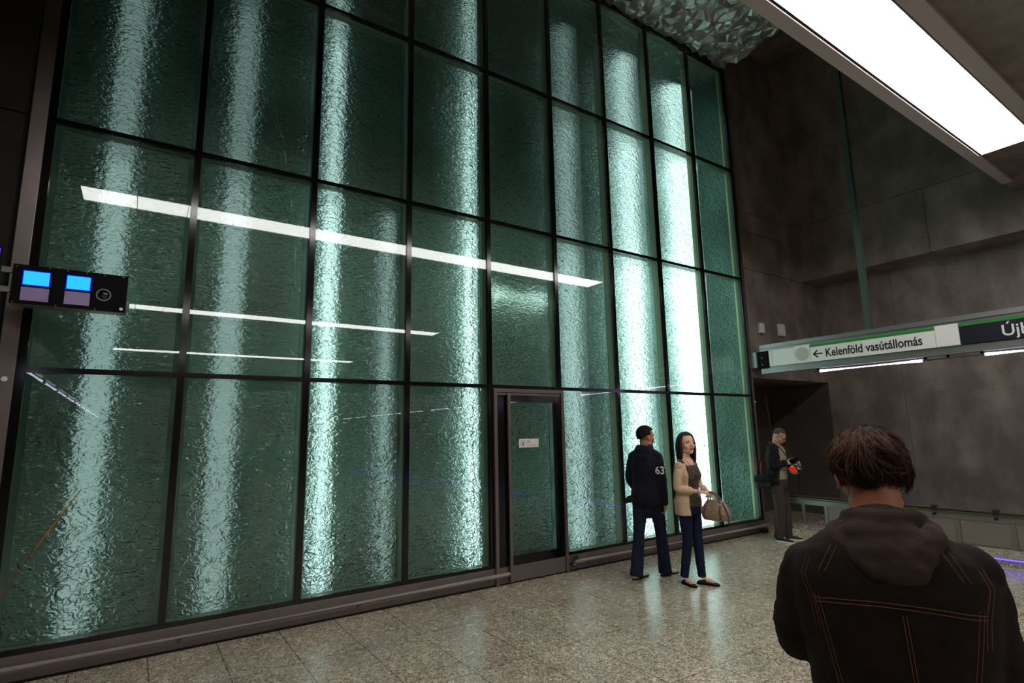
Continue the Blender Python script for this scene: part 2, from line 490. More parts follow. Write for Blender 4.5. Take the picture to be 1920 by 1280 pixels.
# side wall right of the glass: cast concrete with joint grooves
bm = NB()
cuts = [2.632, 3.02, 4.65, 5.40, 5.80, VOID_Z]
for z0, z1 in zip(cuts[:-1], cuts[1:]):
    g = 0.012
    top_x0, top_x1 = 11.83, 11.83
    xr = XW + 0.1 if z1 <= 4.7 else 12.0
    box(bm, 9.80, xr, 0.0, 0.5, z0 + (g if z0 > 2.7 else 0), z1)
box(bm, 9.80, 12.5, 0.02, 0.5, 2.64, VOID_Z)
struct('wall_north_east', bm, M['conc'], label='cast concrete wall between the glass and the corner')

# end wall: lower part set back, a projecting band above it, an overhanging upper part
bm = NB()
ys = [0.0, -1.35, -3.4, -5.6, -8.0, -11, -14, -17, -21, -25]
for a, b in zip(ys[:-1], ys[1:]):
    box(bm, XW, XW + 0.3, b + 0.006, a - 0.006, -1.3, 4.66)
box(bm, XW + 0.012, XW + 0.32, -25, 0.0, -1.3, 4.66)
struct('wall_east_lower', bm, M['conc'], label='lower concrete end wall behind the railing')
bm = NB()
for a, b in zip([0.0, -2.25, -4.5], [-2.25, -4.5, -25]):
    box(bm, 11.83, XW + 0.3, b + 0.005, a - (0.005 if a < 0 else 0), 4.66, 5.81)
box(bm, 11.842, XW + 0.3, -25, 0.0, 4.665, 5.80)
struct('wall_east_band', bm, M['conc'], label='projecting concrete band across the end wall')
bm = NB()
prof = [(11.83, 5.82), (12.3, 5.82), (12.3, VOID_Z), (11.38, VOID_Z)]
f0 = [bm.verts.new((x, 0.0, z)) for x, z in prof]
f1 = [bm.verts.new((x, HALL_Y, z)) for x, z in prof]
bm.faces.new(f0); bm.faces.new(f1[::-1])
for i in range(4):
    j = (i + 1) % 4
    bm.faces.new((f0[i], f1[i], f1[j], f0[j]))
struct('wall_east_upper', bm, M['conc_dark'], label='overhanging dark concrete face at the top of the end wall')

# passage beside the glass wall, under the lintel
bm = NB()
for i in range(4):
    for z0, z1 in ((0.0, 1.15), (1.16, 2.62)):
        box(bm, 9.86 + i * 0.66, 9.86 + i * 0.66 + 0.652, 1.30, 1.36, z0, z1)
box(bm, 9.8, XW + 0.1, 1.35, 1.5, 0, 2.7)
struct('wall_passage', bm, M['panel_dark'], label='dark panelled wall inside the passage')
struct('wall_passage_end', bx(XW, XW + 0.2, 0.0, 1.5, 0, 2.7), M['panel_dark'])
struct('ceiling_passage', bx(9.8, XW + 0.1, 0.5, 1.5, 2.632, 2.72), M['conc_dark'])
struct('wall_passage_side', bx(9.80, 9.86, 0.02, 1.5, 0, 2.7), M['panel_dark'])

# crumpled foil ceiling in front of the glass top
def foil():
    bm = NB()
    nx, ny = 60, 27
    x0, x1, y0, y1 = 2.0, 9.80, HALL_Y, 0.02
    grid = []
    for i in range(nx + 1):
        row = []
        for j in range(ny + 1):
            jx = random.uniform(-0.055, 0.055) if 0 < i < nx else 0
            jy = random.uniform(-0.055, 0.055) if 0 < j < ny else 0
            row.append(bm.verts.new((x0 + (x1 - x0) * i / nx + jx, y0 + (y1 - y0) * j / ny + jy, 8.70 + random.uniform(-0.035, 0.075))))
        grid.append(row)
    for i in range(nx):
        for j in range(ny):
            a, b, c, d = grid[i][j], grid[i + 1][j], grid[i + 1][j + 1], grid[i][j + 1]
            if random.random() < 0.5:
                bm.faces.new((a, b, c)); bm.faces.new((a, c, d))
            else:
                bm.faces.new((a, b, d)); bm.faces.new((b, c, d))
    bmesh.ops.subdivide_edges(bm, edges=bm.edges[:], cuts=1)
    for v in bm.verts:
        v.co += V((random.uniform(-0.02, 0.02), random.uniform(-0.02, 0.02), random.uniform(-0.022, 0.022)))
    r = bmesh.ops.extrude_face_region(bm, geom=bm.faces[:])
    for g in r['geom']:
        if isinstance(g, bmesh.types.BMVert): g.co.z += 0.02
    return bm
struct('ceiling_foil', foil(), M['foil'], label='crumpled silver foil ceiling above the glass wall')
struct('ceiling_foil_backing', bx(-0.2, 9.83, HALL_Y, 0.0, 8.92, 9.3), M['conc_dark'])

# cavity behind the glass
struct('wall_cavity', bx(-0.25, 9.80, 0.80, 0.90, -0.1, 8.9), M['cavity'], label='pale lining at the back of the lit cavity')
struct('wall_cavity_west', bx(-0.30, -0.20, 0.26, 0.85, -0.1, 8.9), M['cavity'])
struct('wall_cavity_east', bx(9.745, 9.80, 0.03, 0.85, 0.0, 8.9), M['cavity'])
struct('floor_cavity', bx(-0.25, 9.75, 0.03, 0.85, -0.1, 0.0), M['cavity'])
struct('ceiling_cavity', bx(-0.25, 9.75, 0.14, 0.85, 8.8, 8.9), M['cavity'])

# glazing bars: each upright and each rail its own trim
tn = 1
for i, x in enumerate(XC):
    w = 0.028
    t = struct('trim_%d' % tn, bx(x - w, x + w, -0.014, 0.03, 0.20, 8.66), M['black']); tn += 1
    f = obj('fin', bx(x - 0.014, x + 0.014, 0.03, 0.15, 0.20, 8.64), M['fin'], t)
for k, z in enumerate(ZR):
    h = 0.022 if 0 < k else 0.018
    xs = [(-0.02, 9.74)]
    if k == 0: xs = [(-0.02, 4.34), (5.40, 9.74)]
    for a, b in xs:
        t = struct('trim_%d' % tn, bx(a, b, -0.010, 0.03, z - h, z + h), M['black']); tn += 1
        obj('fin', bx(a, b, 0.031, 0.148, z - 0.012, z + 0.012), M['fin'], t)
# steel skirting, base gap, edge posts
for a, b in ((-0.6, 4.35), (5.43, 9.80)):
    struct('baseboard_%s' % ('west' if a < 0 else 'east'), bx(a, b, -0.022, 0.03, 0.022, 0.196, bev=0.003), M['steel'], label='brushed steel skirting under the glass')
struct('trim_%d' % tn, bx(-0.6, 9.80, -0.016, 0.03, 0.0, 0.03), M['rubber']); tn += 1
struct('trim_%d' % tn, bx(-0.135, -0.029, -0.03, 0.06, 0.196, 8.66, bev=0.003), M['steel_v'], label='steel post at the left edge of the glass'); tn += 1
struct('trim_%d' % tn, bx(9.752, 9.80, -0.03, 0.028, 0.196, 8.68, bev=0.003), M['steel_v'], label='steel post at the right edge of the glass'); tn += 1

# panes: a clear outer pane and a rippled green panel behind it
wn = 1
names_r = ['bottom', 'second', 'third', 'top']
names_c = ['first', 'second', 'third', 'fourth', 'fifth', 'sixth', 'seventh', 'eighth', 'ninth']
for c in range(9):
    for r in range(4):
        if c == 4 and r == 0: continue
        x0, x1, z0, z1 = XC[c] + 0.028, XC[c + 1] - 0.028, ZR[r] + 0.02, ZR[r + 1] - 0.02
        cx, cz = (x0 + x1) / 2, (z0 + z1) / 2
        e = empty('window_%d' % wn, (cx, 0, cz)); wn += 1
        tag(e, 'rippled green glass pane, %s column from the left, %s row' % (names_c[c], names_r[r]), kind='structure')
        hw, hh = (x1 - x0) / 2, (z1 - z0) / 2
        obj('pane', bx(-hw, hw, 0.0, 0.010, -hh, hh), M['clear'], e)
        bm = NB()
        box(bm, -hw + 0.035, hw - 0.035, 0.10, 0.115, -hh + 0.001, hh - 0.001)
        for f in bm.faces:
            f.material_index = 0 if f.calc_center_median().y > 0.1149 else 1
        obj('rippled_panel', bm, [M['ripple'], M['ripple_f']], e)
        if c == 1 and r in (1, 2):
            D = [(1.532, 6.245), (1.600, 5.93), (1.650, 5.62), (1.718, 5.37), (1.775, 5.05), (1.855, 4.80), (1.890, 4.50), (1.945, 4.25), (1.975, 3.90), (2.026, 3.55), (2.035, 3.2)]
            D = [q for q in D if z0 + 0.03 < q[1] < z1 - 0.03]
            P = []
            for a, b_ in zip(D[:-1], D[1:]):
                for k in range(8):
                    t = k / 8
                    P.append((a[0] + (b_[0] - a[0]) * t + random.uniform(-0.008, 0.008) - cx, 0.094, a[1] + (b_[1] - a[1]) * t - cz))
            obj('crack_line', tube(NB(), P, [0.0035 + 0.002 * math.sin(k * 0.9) for k in range(len(P))], 6), M['crack'], e, True)

# the door in the glass wall
d = empty('door_1', (4.345, 0, 0))
tag(d, 'steel framed glass door with kick plate, in the fifth column of the glass wall', kind='structure')
W_ = 1.085
bm = NB()
box(bm, 0, 0.045, -0.05, 0.03, 0, 2.28, bev=0.002); box(bm, W_ - 0.045, W_, -0.05, 0.03, 0, 2.28, bev=0.002); box(bm, 0.045, W_ - 0.045, -0.05, 0.03, 2.235, 2.28, bev=0.002)
obj('door_frame', bm, M['steel_v'], d)
bm = NB()
box(bm, 0.05, 0.19, -0.035, 0.03, 0.20, 2.20); box(bm, W_ - 0.13, W_ - 0.055, -0.035, 0.03, 0.20, 2.20)
box(bm, 0.19, W_ - 0.13, -0.034, 0.03, 2.12, 2.20); box(bm, 0.19, W_ - 0.13, -0.034, 0.03, 0.20, 0.30)
obj('leaf_frame', bm, M['black'], d)
obj('kick_plate', bx(0.05, W_ - 0.05, -0.036, 0.02, 0.02, 0.198, bev=0.002), M['steel'], d)
obj('top_channel', bx(0.05, W_ - 0.05, -0.036, 0.02, 2.202, 2.232), M['steel'], d)
obj('pane', bx(0.19, W_ - 0.13, -0.02, -0.01, 0.30, 2.12), M['clear'], d)
bm = NB(); box(bm, 0.20, W_ - 0.14, 0.10, 0.115, 0.31, 2.11)
for f in bm.faces: f.material_index = 0 if f.calc_center_median().y > 0.1149 else 1
obj('rippled_panel', bm, [M['ripple'], M['ripple_f']], d)
bm = NB(); box(bm, 0.175, 0.215, -0.085, -0.055, 0.03, 2.225, bev=0.004)
for z in (0.25, 1.1, 2.1): box(bm, 0.182, 0.208, -0.06, -0.034, z, z + 0.04)
obj('door_handle', bm, M['steel_v'], d)

# ------------------------------------------------------------------ lamps behind the glass
def light_tube(x, y, r, z1, strength, label, col=(0.88, 0.97, 1.0, 1)):
    e = empty('light_tube', (x, y, 0))
    tag(e, label, 'lamp', 'upright lamps behind the rippled glass')
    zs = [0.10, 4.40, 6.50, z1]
    for i, f in enumerate((1.0, 0.62, 0.36)):  # strength steps down with height, setting the streak's upward fade into the lamp
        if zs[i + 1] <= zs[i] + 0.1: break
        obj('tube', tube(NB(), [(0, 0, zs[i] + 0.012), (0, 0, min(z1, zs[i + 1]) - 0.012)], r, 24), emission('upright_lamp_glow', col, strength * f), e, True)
        if zs[i + 1] >= z1: break
    obj('foot', tube(NB(), [(0, 0, 0.001), (0, 0, 0.105)], r * 0.9, 16), M['alu'], e, True)
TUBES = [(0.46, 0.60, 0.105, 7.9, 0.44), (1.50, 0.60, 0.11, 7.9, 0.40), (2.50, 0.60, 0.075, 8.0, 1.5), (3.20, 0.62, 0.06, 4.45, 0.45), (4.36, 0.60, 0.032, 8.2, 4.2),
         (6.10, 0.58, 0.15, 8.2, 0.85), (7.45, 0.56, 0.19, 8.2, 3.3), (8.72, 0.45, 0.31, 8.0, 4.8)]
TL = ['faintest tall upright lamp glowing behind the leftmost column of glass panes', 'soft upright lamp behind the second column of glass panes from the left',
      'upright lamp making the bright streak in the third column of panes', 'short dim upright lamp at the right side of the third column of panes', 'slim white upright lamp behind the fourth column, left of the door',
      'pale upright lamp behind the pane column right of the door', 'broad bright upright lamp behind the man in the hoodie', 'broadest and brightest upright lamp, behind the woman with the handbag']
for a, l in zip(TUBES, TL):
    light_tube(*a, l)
e = empty('light_tube', (5.05, 0.55, 3.62))  # added glow, standing in for a soft reflection in the panes
tag(e, 'added level tube glowing behind the pane above the glass door, for a soft bright patch', 'lamp')
obj('tube', tube(NB(), [(-0.42, 0, 0), (0.50, 0, 0)], 0.11, 24), emission('added_level_glow', (0.9, 1.0, 0.97, 1), 1.3), e, True)
obj('glow_cap', tube(NB(), [(-0.46, 0, 0), (-0.42, 0, 0)], 0.08, 16), M['alu'], e, True)
obj('glow_cap', tube(NB(), [(0.50, 0, 0), (0.54, 0, 0)], 0.08, 16), M['alu'], e, True)
obj('wall_mount', tube(NB(), [(0.0, 0.09, 0), (0.0, 0.248, 0)], 0.02, 8), M['alu'], e, True)
# added orange strip behind the first pane, standing in for a mirrored line
o = obj('mirror_line', tube(NB(), [(-0.02, 0.055, 0.50), (0.20, 0.06, 0.92), (0.455, 0.065, 1.36)], [0.010, 0.007, 0.004], 8), M['mirror_orange'], None, True)
tag(o, 'thin orange strip standing in for a line mirrored in the lower left glass pane', 'mirror_line')

# ------------------------------------------------------------------ kick rails along the skirting
def kick_rail(x0, x1, label, clamp=False, cap=False):
    e = empty('kick_rail', (x0, -0.085, 0))
    tag(e, label, 'rail', 'steel kick rails along the skirting')
    L_ = x1 - x0
    obj('rail', tube(NB(), [(0, 0, 0.125), (L_, 0, 0.125)], 0.025, 16), M['rail'], e, True)
    n = max(2, int(L_ / 1.08))
    for i in range(n):
        x = 0.25 + i * (L_ - 0.5) / (n - 1)
        bm = NB(); tube(bm, [(x, 0.0, 0.108), (x, 0.015, 0.088), (x, 0.062, 0.085)], 0.010, 8)
        disc(bm, (x, 0.062, 0.085), 0.022, -0.005, 'y', 16)
        obj('bracket', bm, M['steel'], e, True)
    if clamp:
        bm = NB()
        tube(bm, [(-0.02, 0.055, 0.09), (-0.01, 0.0, 0.10)], [(0.045, 0.02), (0.04, 0.016)], 12, flat=(1, 0, 0))
        tube(bm, [(0.0, 0.02, 0.14), (0.055, 0.0, 0.155)], [(0.05, 0.012), (0.062, 0.012)], 16, flat=(0, 0, 1))
        obj('clamp', bm, M['rubber'], e, True)
        bm = NB(); disc(bm, (-0.035, 0.01, 0.098), 0.006, -0.02); disc(bm, (-0.012, 0.0, 0.098), 0.006, -0.02)
        each('bolt', bm, M['white'], e)
    return e
kick_rail(-0.55, 4.50, 'long steel kick rail along the skirting left of the door')
kick_rail(5.50, 9.74, 'steel kick rail right of the door with a black clamp at its end', clamp=True)
e = empty('rail_stop', (9.62, -0.06, 0)); tag(e, 'small black stop block under the right end of the kick rail', 'bracket')
obj('block', bx(0.0, 0.12, -0.035, 0.032, 0.001, 0.075, bev=0.008), M['rubber'], e)
obj('plate', bx(0.02, 0.10, -0.042, -0.035, 0.015, 0.055, bev=0.002), M['dark_plastic'], e)

# round buttons on the edge posts
for x, z, lab in ((-0.082, 2.224, 'pale round button on the left steel post'), (9.777, 2.20, 'white round button on the right steel post')):
    e = empty('wall_button', (x, -0.031, z)); tag(e, lab, 'button')
    obj('rim', disc(NB(), (0, 0.001, 0), 0.026 if x < 0 else 0.022, -0.008), M['alu'], e, True)
    obj('disc', disc(NB(), (0, -0.006, 0), 0.02 if x < 0 else 0.017, -0.006), M['white'], e, True)

# two small boxes on the concrete wall
for (x0, x1, z0, z1, lab) in ((10.14, 10.26, 3.46, 3.65, 'smaller white box on the concrete wall, nearer the glass'), (10.77, 10.95, 3.46, 3.69, 'larger white box on the concrete wall, nearer the corner')):
    e = empty('junction_box', ((x0 + x1) / 2, -0.001, z0)); tag(e, lab, 'box', 'white boxes on the concrete wall')
    w = (x1 - x0) / 2; h = z1 - z0
    obj('housing', bx(-w, w, -0.06, 0.0, 0, h, bev=0.008), M['white'], e)
    obj('wall_mount', bx(-w * 0.6, w * 0.6, -0.012, 0.0, h, h + 0.02), M['alu'], e)
    obj('lid', bx(-w + 0.012, w - 0.012, -0.066, -0.06, 0.015, h - 0.015, bev=0.003), M['white'], e)
    obj('cable_gland', cyl(NB(), (w * 0.3, -0.03, -0.05), (w * 0.3, -0.03, 0.0), 0.012, 10), M['alu'], e, True)

# ------------------------------------------------------------------ ceiling lights
def ceiling_light(y0, y1, x0, x1, n, label):
    e = empty('ceiling_light', ((x0 + x1) / 2, (y0 + y1) / 2, HALL_Z))
    tag(e, label, 'ceiling light', 'long ceiling light troughs')
    hx, hy = (x1 - x0) / 2, (y1 - y0) / 2
    bm = NB()
    for s in (-1, 1):
        a, b = sorted((s * (hy + 0.006), s * (hy + 0.030)))
        box(bm, -hx - 0.03, hx + 0.03, a, b, -0.015, 0.019)
    for s in (-1, 1):
        a, b = sorted((s * (hx + 0.006), s * (hx + 0.030)))
        box(bm, a, b, -hy - 0.006, hy + 0.006, -0.015, 0.019)
    obj('frame', bm, M['dark_plastic'], e)
    bm = NB()
    box(bm, -hx - 0.03, hx + 1.4, hy + 0.031, hy + 0.155, -0.030, 0.019)
    obj('edge_trim', bm, M['trim_paint'], e)
    bm = NB(); box(bm, -hx - 0.03, hx + 1.4, -hy - 0.17, -hy - 0.031, -0.030, 0.019)
    obj('edge_trim', bm, M['trim_paint'], e)
    p = (x1 - x0) / n
    me = None
    for i in range(n):
        a = -hx + i * p
        if me is None:
            q = obj('diffuser', bx(-p / 2 + 0.006, p / 2 - 0.006, -hy, hy, -0.022, 0.01, bev=0.0), M['lamp'], e)
            me = q.data
        else:
            q = bpy.data.objects.new('diffuser', me); COL.objects.link(q); q.parent = e
        q.location = (a + p / 2, 0, 0.0)
    obj('backing', bx(-hx, hx, -hy, hy, 0.011, 0.019), emission('diffuser_joint', (1, 0.98, 0.95, 1), 0.8), e)
    return e
ceiling_light(-4.125, -3.60, -0.11, 9.78, 15, 'wide white light trough at the edge of the low ceiling, nearest the glass')
ceiling_light(-12.05, -11.45, -0.10, 9.40, 15, 'white light trough across the middle of the hall, second from the glass')
ceiling_light(-20.7, -20.1, -0.15, 9.20, 15, 'white light trough at the far side of the hall, third from the glass')

# ------------------------------------------------------------------ sign beam with tubes
b = empty('sign_beam', (9.86, 0, 0))
tag(b, 'long grey steel sign beam fixed to the right post and hung on a rod', 'beam')
bm = NB()
Y1 = -24.0
box(bm, 0.0, 0.10, Y1, -0.16, 3.075, 3.185); box(bm, 0.0, 0.10, Y1, -0.16, 2.68, 2.785); box(bm, 0.03, 0.10, Y1, -0.16, 2.785, 3.075)
box(bm, -0.02, 0.10, Y1, -0.16, 3.115, 3.128)
obj('beam', bm, M['alu'], b)
bm = NB(); box(bm, -0.03, 0.05, -0.32, -0.13, 2.77, 3.07, bev=0.01)
obj('end_plate', bm, M['dark_plastic'], b)
obj('wall_bracket', bx(-0.07, 0.02, -0.13, -0.031, 2.79, 3.07, bev=0.004), M['alu'], b)
bm = NB()
for z in (2.84, 2.96): disc(bm, (-0.03, -0.21, z), 0.014, -0.008, 'x', 12)
each('bolt', bm, M['alu'], b)
bm = NB(); box(bm, 0.0, 0.085, -1.985, -1.905, 3.185, VOID_Z)
obj('hanger_rod', bm, mat('rod_grey_green', rgb(78, 92, 86), 0.4, 0.4), b)
for yy in (-6.0, -10.0, -14.0, -18.0, -22.0):
    obj('hanger_rod', bx(0.0, 0.075, yy - 0.03, yy + 0.03, 3.185, HALL_Z + 0.015), M['alu'], b)

SX = 9.86
def sign(name, y0, y1, z0, z1, m, label, depth=0.03):
    e = empty(name, (SX, (y0 + y1) / 2, (z0 + z1) / 2)); tag(e, label, 'sign', 'signs on the sign beam')
    w = abs(y1 - y0) / 2; h = (z1 - z0) / 2
    obj('panel', bx(-depth, 0.028, -w, w, -h, h, bev=0.003), m, e)
    return e, w, h
def on_sign(bm, dy, dz, lift):   # drawing plane (x right, y up) -> sign face looking west
    return xform(bm, plate_matrix((-lift, dy, dz), (0, -1, 0), (0, 0, 1), (-1, 0, 0)))
Z0, Z1 = 2.790, 3.070
e, w, h = sign('blank_sign', -0.80, -0.34, Z0, Z1, M['white'], 'blank white plate at the left end of the sign beam')
obj('seam', bx(-0.0325, -0.030, 0.165, 0.169, -h + 0.01, h - 0.01), M['grey_ink'], e)
e, w, h = sign('line_sign', -1.055, -0.805, Z0, Z1 + 0.012, M['white'], 'white square sign with a pale grey disc, left of the arrow', 0.034)
bm = NB(); tube(bm, [(-0.034, 0, 0), (-0.0385, 0, 0)], 0.112, 40)
obj('disc', bm, M['sign_grey'], e)
e, w, h = sign('direction_sign', -2.78, -1.06, Z0, Z1, M['white'], 'white direction sign with green top stripe, black arrow and station name')
obj('stripe', bx(-0.0325, -0.030, -w, w, h - 0.042, h - 0.002), M['green'], e)
bm = text_bm('Kelenföld vasútállomás', 0.185, 'LEFT', 0.0008, 0.0035)
sx = max(v.co.x for v in bm.verts) - min(v.co.x for v in bm.verts)
xform(bm, Matrix.Diagonal((1.32 / sx, 1, 1, 1)))
on_sign(bm, w - 0.235, -0.025, 0.0315)
obj('lettering', bm, M['ink'], e)
bm = NB()
box(bm, -0.072, 0.068, -0.011, 0.011, 0, 0.001)
for s in (-1, 1):
    t = NB(); box(t, -0.012, 0.088, -0.011, 0.011, 0, 0.001)
    xform(t, Matrix.Translation((-0.072, 0, 0)) @ Matrix.Rotation(s * 0.75, 4, 'Z'))
    tm = bpy.data.meshes.new('x'); t.to_mesh(tm); t.free(); bm.from_mesh(tm); bpy.data.meshes.remove(tm)
on_sign(bm, w - 0.125, -0.02, 0.0315)
obj('arrow', bm, M['ink'], e)
e, w, h = sign('blank_sign', -3.05, -2.785, Z0 - 0.004, Z1 + 0.012, M['white'], 'blank white square plate between the white and the navy sign', 0.036)
obj('seam', bx(-0.0385, -0.036, -w + 0.004, w - 0.004, -h + 0.004, -h + 0.008), M['grey_ink'], e)
e, w, h = sign('station_sign', -5.6, -3.055, Z0, Z1, M['navy'], 'navy station sign with white lettering and green top stripe')
obj('stripe', bx(-0.0325, -0.030, -w, w, h - 0.036, h - 0.002), M['green'], e)
bm = text_bm('Újbuda-központ', 0.20, 'LEFT', 0.0008, 0.002)
on_sign(bm, w - 0.43, -0.03, 0.0315)
obj('lettering', bm, M['white'], e)

labs = ['fluorescent tube under the white sign, nearest the glass wall', 'fluorescent tube under the navy sign, second from the glass wall']
mes = None
y = -1.15
k = 0
while y > -23:
    e = empty('fluorescent_light', (9.90, y, 2.635))
    lab = labs[k] if k < 2 else 'fluorescent tube under the sign beam, %s from the glass wall' % ['third', 'fourth', 'fifth', 'sixth', 'seventh', 'eighth', 'ninth', 'tenth', 'eleventh'][k - 2]
    tag(e, lab, 'lamp', 'fluorescent tubes under the sign beam')
    if mes is None:
        mes = []
        mes.append(('tube', obj('tube', tube(NB(), [(0, 0, 0), (0, -1.42, 0)], 0.019, 12), M['tube'], e, True).data))
        mes.append(('end_cap', obj('end_cap', tube(NB(), [(0, 0.10, 0), (0, 0, 0)], 0.017, 12), M['alu'], e, True).data))
        mes.append(('end_cap', obj('end_cap', tube(NB(), [(0, -1.42, 0), (0, -1.50, 0)], 0.017, 12), M['alu'], e, True).data))
        mes.append(('conduit', obj('conduit', tube(NB(), [(0, -1.50, 0.0), (0, -2.02, 0.0)], 0.011, 8), M['alu'], e, True).data))
        for yy in (0.03, -1.46, -1.72):
            mes.append(('mounting_clip', obj('mounting_clip', bx(-0.014, 0.014, yy - 0.014, yy + 0.014, 0.012, 0.045), M['dark_plastic'], e).data))
    else:
        for nm, md in mes:
            q = bpy.data.objects.new(nm, md); COL.objects.link(q); q.parent = e
    y -= 2.12; k += 1

b = empty('sign_beam', (-0.50, 0, 0))
tag(b, 'second sign beam along the left side, seen mirrored in the lower left pane', 'beam')
obj('beam', bx(0.0, 0.10, Y1, -3.5, 2.70, 3.1), M['alu'], b)
for yy in (-5.0, -10.0, -15.0, -20.0):
    obj('hanger_rod', bx(0.0, 0.075, yy - 0.03, yy + 0.03, 3.1, HALL_Z + 0.015), M['alu'], b)
y = -3.78
k = 0
while y > -20:
    e = empty('fluorescent_light', (-0.45, y, 2.655))
    tag(e, 'fluorescent tube mirrored in the lower left pane, %s of the slanting row from its top' % ['first', 'second', 'third', 'fourth', 'fifth', 'sixth', 'seventh', 'eighth', 'ninth', 'tenth'][k], 'lamp', 'fluorescent tubes under the left sign beam')
    for nm, md in mes:
        if nm == 'conduit': continue
        q = bpy.data.objects.new(nm, md); COL.objects.link(q); q.parent = e
    y -= 1.78; k += 1

# ------------------------------------------------------------------ kerb light and railing
e = empty('led_strip', (9.799, -12.0, 0.07)); tag(e, 'blue glowing light strip along the front edge of the granite kerb', 'light strip')
obj('mounting_channel', bx(-0.004, 0.0, -10, 10, 0, 0.028), M['alu'], e)
obj('light_bar', bx(-0.014, -0.004, -10, 10, 0.006, 0.022), M['led'], e)
RX = 10.42
r = empty('railing', (RX, 0, 0.10)); tag(r, 'low metal railing with satin panels on the granite kerb', 'railing')
bm = NB(); tube(bm, [(0, -0.06, 0.46), (0, -24, 0.46)], 0.024, 16)
obj('handrail', bm, M['steel'], r, True)
bm = NB(); box(bm, -0.032, -0.012, -24, -0.06, 0.415, 0.428)
obj('glow_strip', bm, M['led_green'], r)
obj('rail_profile', bx(-0.012, 0.03, -24, -0.06, 0.335, 0.44), M['alu'], r)
posts = [-0.05, -0.36, -0.74] + [-0.74 - 0.6 * i for i in range(1, 40)]
for i, yy in enumerate(posts):
    if yy < -12: break
    obj('post', bx(-0.018, 0.018, yy - 0.022, yy + 0.022, 0.0, 0.335), M['alu'], r)
for i in range(2, 22):
    a, c = posts[i], posts[i + 1]
    if c < -12: break
    obj('infill_panel', bx(-0.004, 0.006, c + 0.024, a - 0.024, 0.02, 0.332), M['infill'], r)
for yy in (-1.55, -2.28, -2.98, -3.9, -4.6):
    bm = NB(); box(bm, -0.03, 0.034, yy - 0.035, yy + 0.035, 0.43, 0.50, bev=0.01); tube(bm, [(-0.02, yy, 0.385), (-0.05, yy, 0.385)], 0.02, 10)
    obj('clamp', bm, M['rubber'], r)

# upright rod and the round red sign in the passage mouth
p = empty('pole', (10.62, 0.28, 0)); tag(p, 'thin upright metal pole in the dark passage mouth', 'pole')
obj('shaft', tube(NB(), [(0.26, 0, 0.001), (0.0, 0.0, 2.36)], 0.013, 10), M['rubber'], p, True)
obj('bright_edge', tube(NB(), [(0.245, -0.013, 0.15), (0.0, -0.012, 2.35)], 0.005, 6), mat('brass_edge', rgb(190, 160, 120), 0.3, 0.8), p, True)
obj('foot', disc(NB(), (0.26, 0, 0.0), 0.05, 0.012, 'z', 20), M['rubber'], p, True)
s = empty('no_entry_sign', (10.30, -0.33, 1.085)); tag(s, 'glowing round red sign with a white bar and grey rim, behind the photographer', 'sign')
ang = Matrix.Rotation(math.radians(-18), 4, 'Z')
xf = lambda bm: xform(bm, ang)
obj('disc', xf(disc(NB(), (0, 0, 0), 0.118, -0.012, 'x', 40)), M['red'], s, True)
bm = NB(); N_ = 48
v0 = []
for k in range(N_):
    t = 2 * PI * k / N_
    v0.append([bm.verts.new((xx, rr * math.cos(t), rr * math.sin(t))) for xx, rr in ((-0.016, 0.116), (-0.016, 0.146), (0.012, 0.146), (0.012, 0.116))])
for k in range(N_):
    a, c = v0[k], v0[(k + 1) % N_]
    for i in range(4):
        j = (i + 1) % 4
        bm.faces.new((a[i], a[j], c[j], c[i]))
obj('rim', xf(bm), M['grey_rim'], s, True)
obj('bar', xf(bx(-0.0165, -0.012, -0.055, 0.055, -0.018, 0.018)), mat('glowing_white', rgb(230, 226, 222), 0.4, emit=rgb(235, 230, 225), strength=0.5), s)  # white bar has added emission too
bm = NB()
for k in range(40):
    t0, t1 = 2 * PI * k / 40, 2 * PI * (k + 1) / 40
    q = [bm.verts.new((-0.0125, rr * math.cos(t), rr * math.sin(t))) for rr, t in ((0.078, t0), (0.088, t0), (0.088, t1), (0.078, t1))]
    bm.faces.new(q)
obj('ring', xf(bm), mat('pale_red', rgb(235, 120, 100), 0.5), s)
bm = NB(); tube(bm, [(0.012, 0, -0.02), (0.12, 0.0, -0.16), (0.12, 0, -0.499)], 0.012, 10)
obj('stem', bm, M['rubber'], s, True)

# notice on the door glass
n = empty('door_notice', (4.866, -0.0215, 1.613)); tag(n, 'small white notice with a pictogram stuck on the glass door', 'sign')
obj('sheet', bx(-0.150, 0.150, -0.002, 0.001, -0.052, 0.052), M['white'], n)
def on_wall(bm, dx, dz, lift):
    return xform(bm, plate_matrix((dx, -lift, dz), (1, 0, 0), (0, 0, 1), (0, -1, 0)))
bm = NB()
for k in range(32):
    t0, t1 = 2 * PI * k / 32, 2 * PI * (k + 1) / 32
    bm.faces.new([bm.verts.new((rr * math.cos(t), rr * math.sin(t), 0)) for rr, t in ((0.034, t0), (0.038, t0), (0.038, t1), (0.034, t1))])
tube(bm, [(-0.006, -0.022, 0), (0.004, 0.006, 0)], 0.0055, 6); tube(bm, [(0.004, -0.002, 0), (0.016, -0.022, 0)], 0.004, 6); tube(bm, [(0.004, 0.006, 0), (0.014, -0.004, 0)], 0.0035, 6)
ell(bm, (0.006, 0.017, 0), (0.006, 0.006, 0.002))
obj('pictogram_print', on_wall(bm, -0.096, 0.0, 0.0026), M['ink'], n)
bm = NB()
for (x0, x1, zz) in ((-0.025, 0.012, 0.028), (-0.025, 0.008, 0.018), (-0.025, 0.03, 0.004)): box(bm, x0, x1, -0.0028, -0.002, zz - 0.003, zz + 0.003)
obj('print', bm, M['grey_ink'], n)
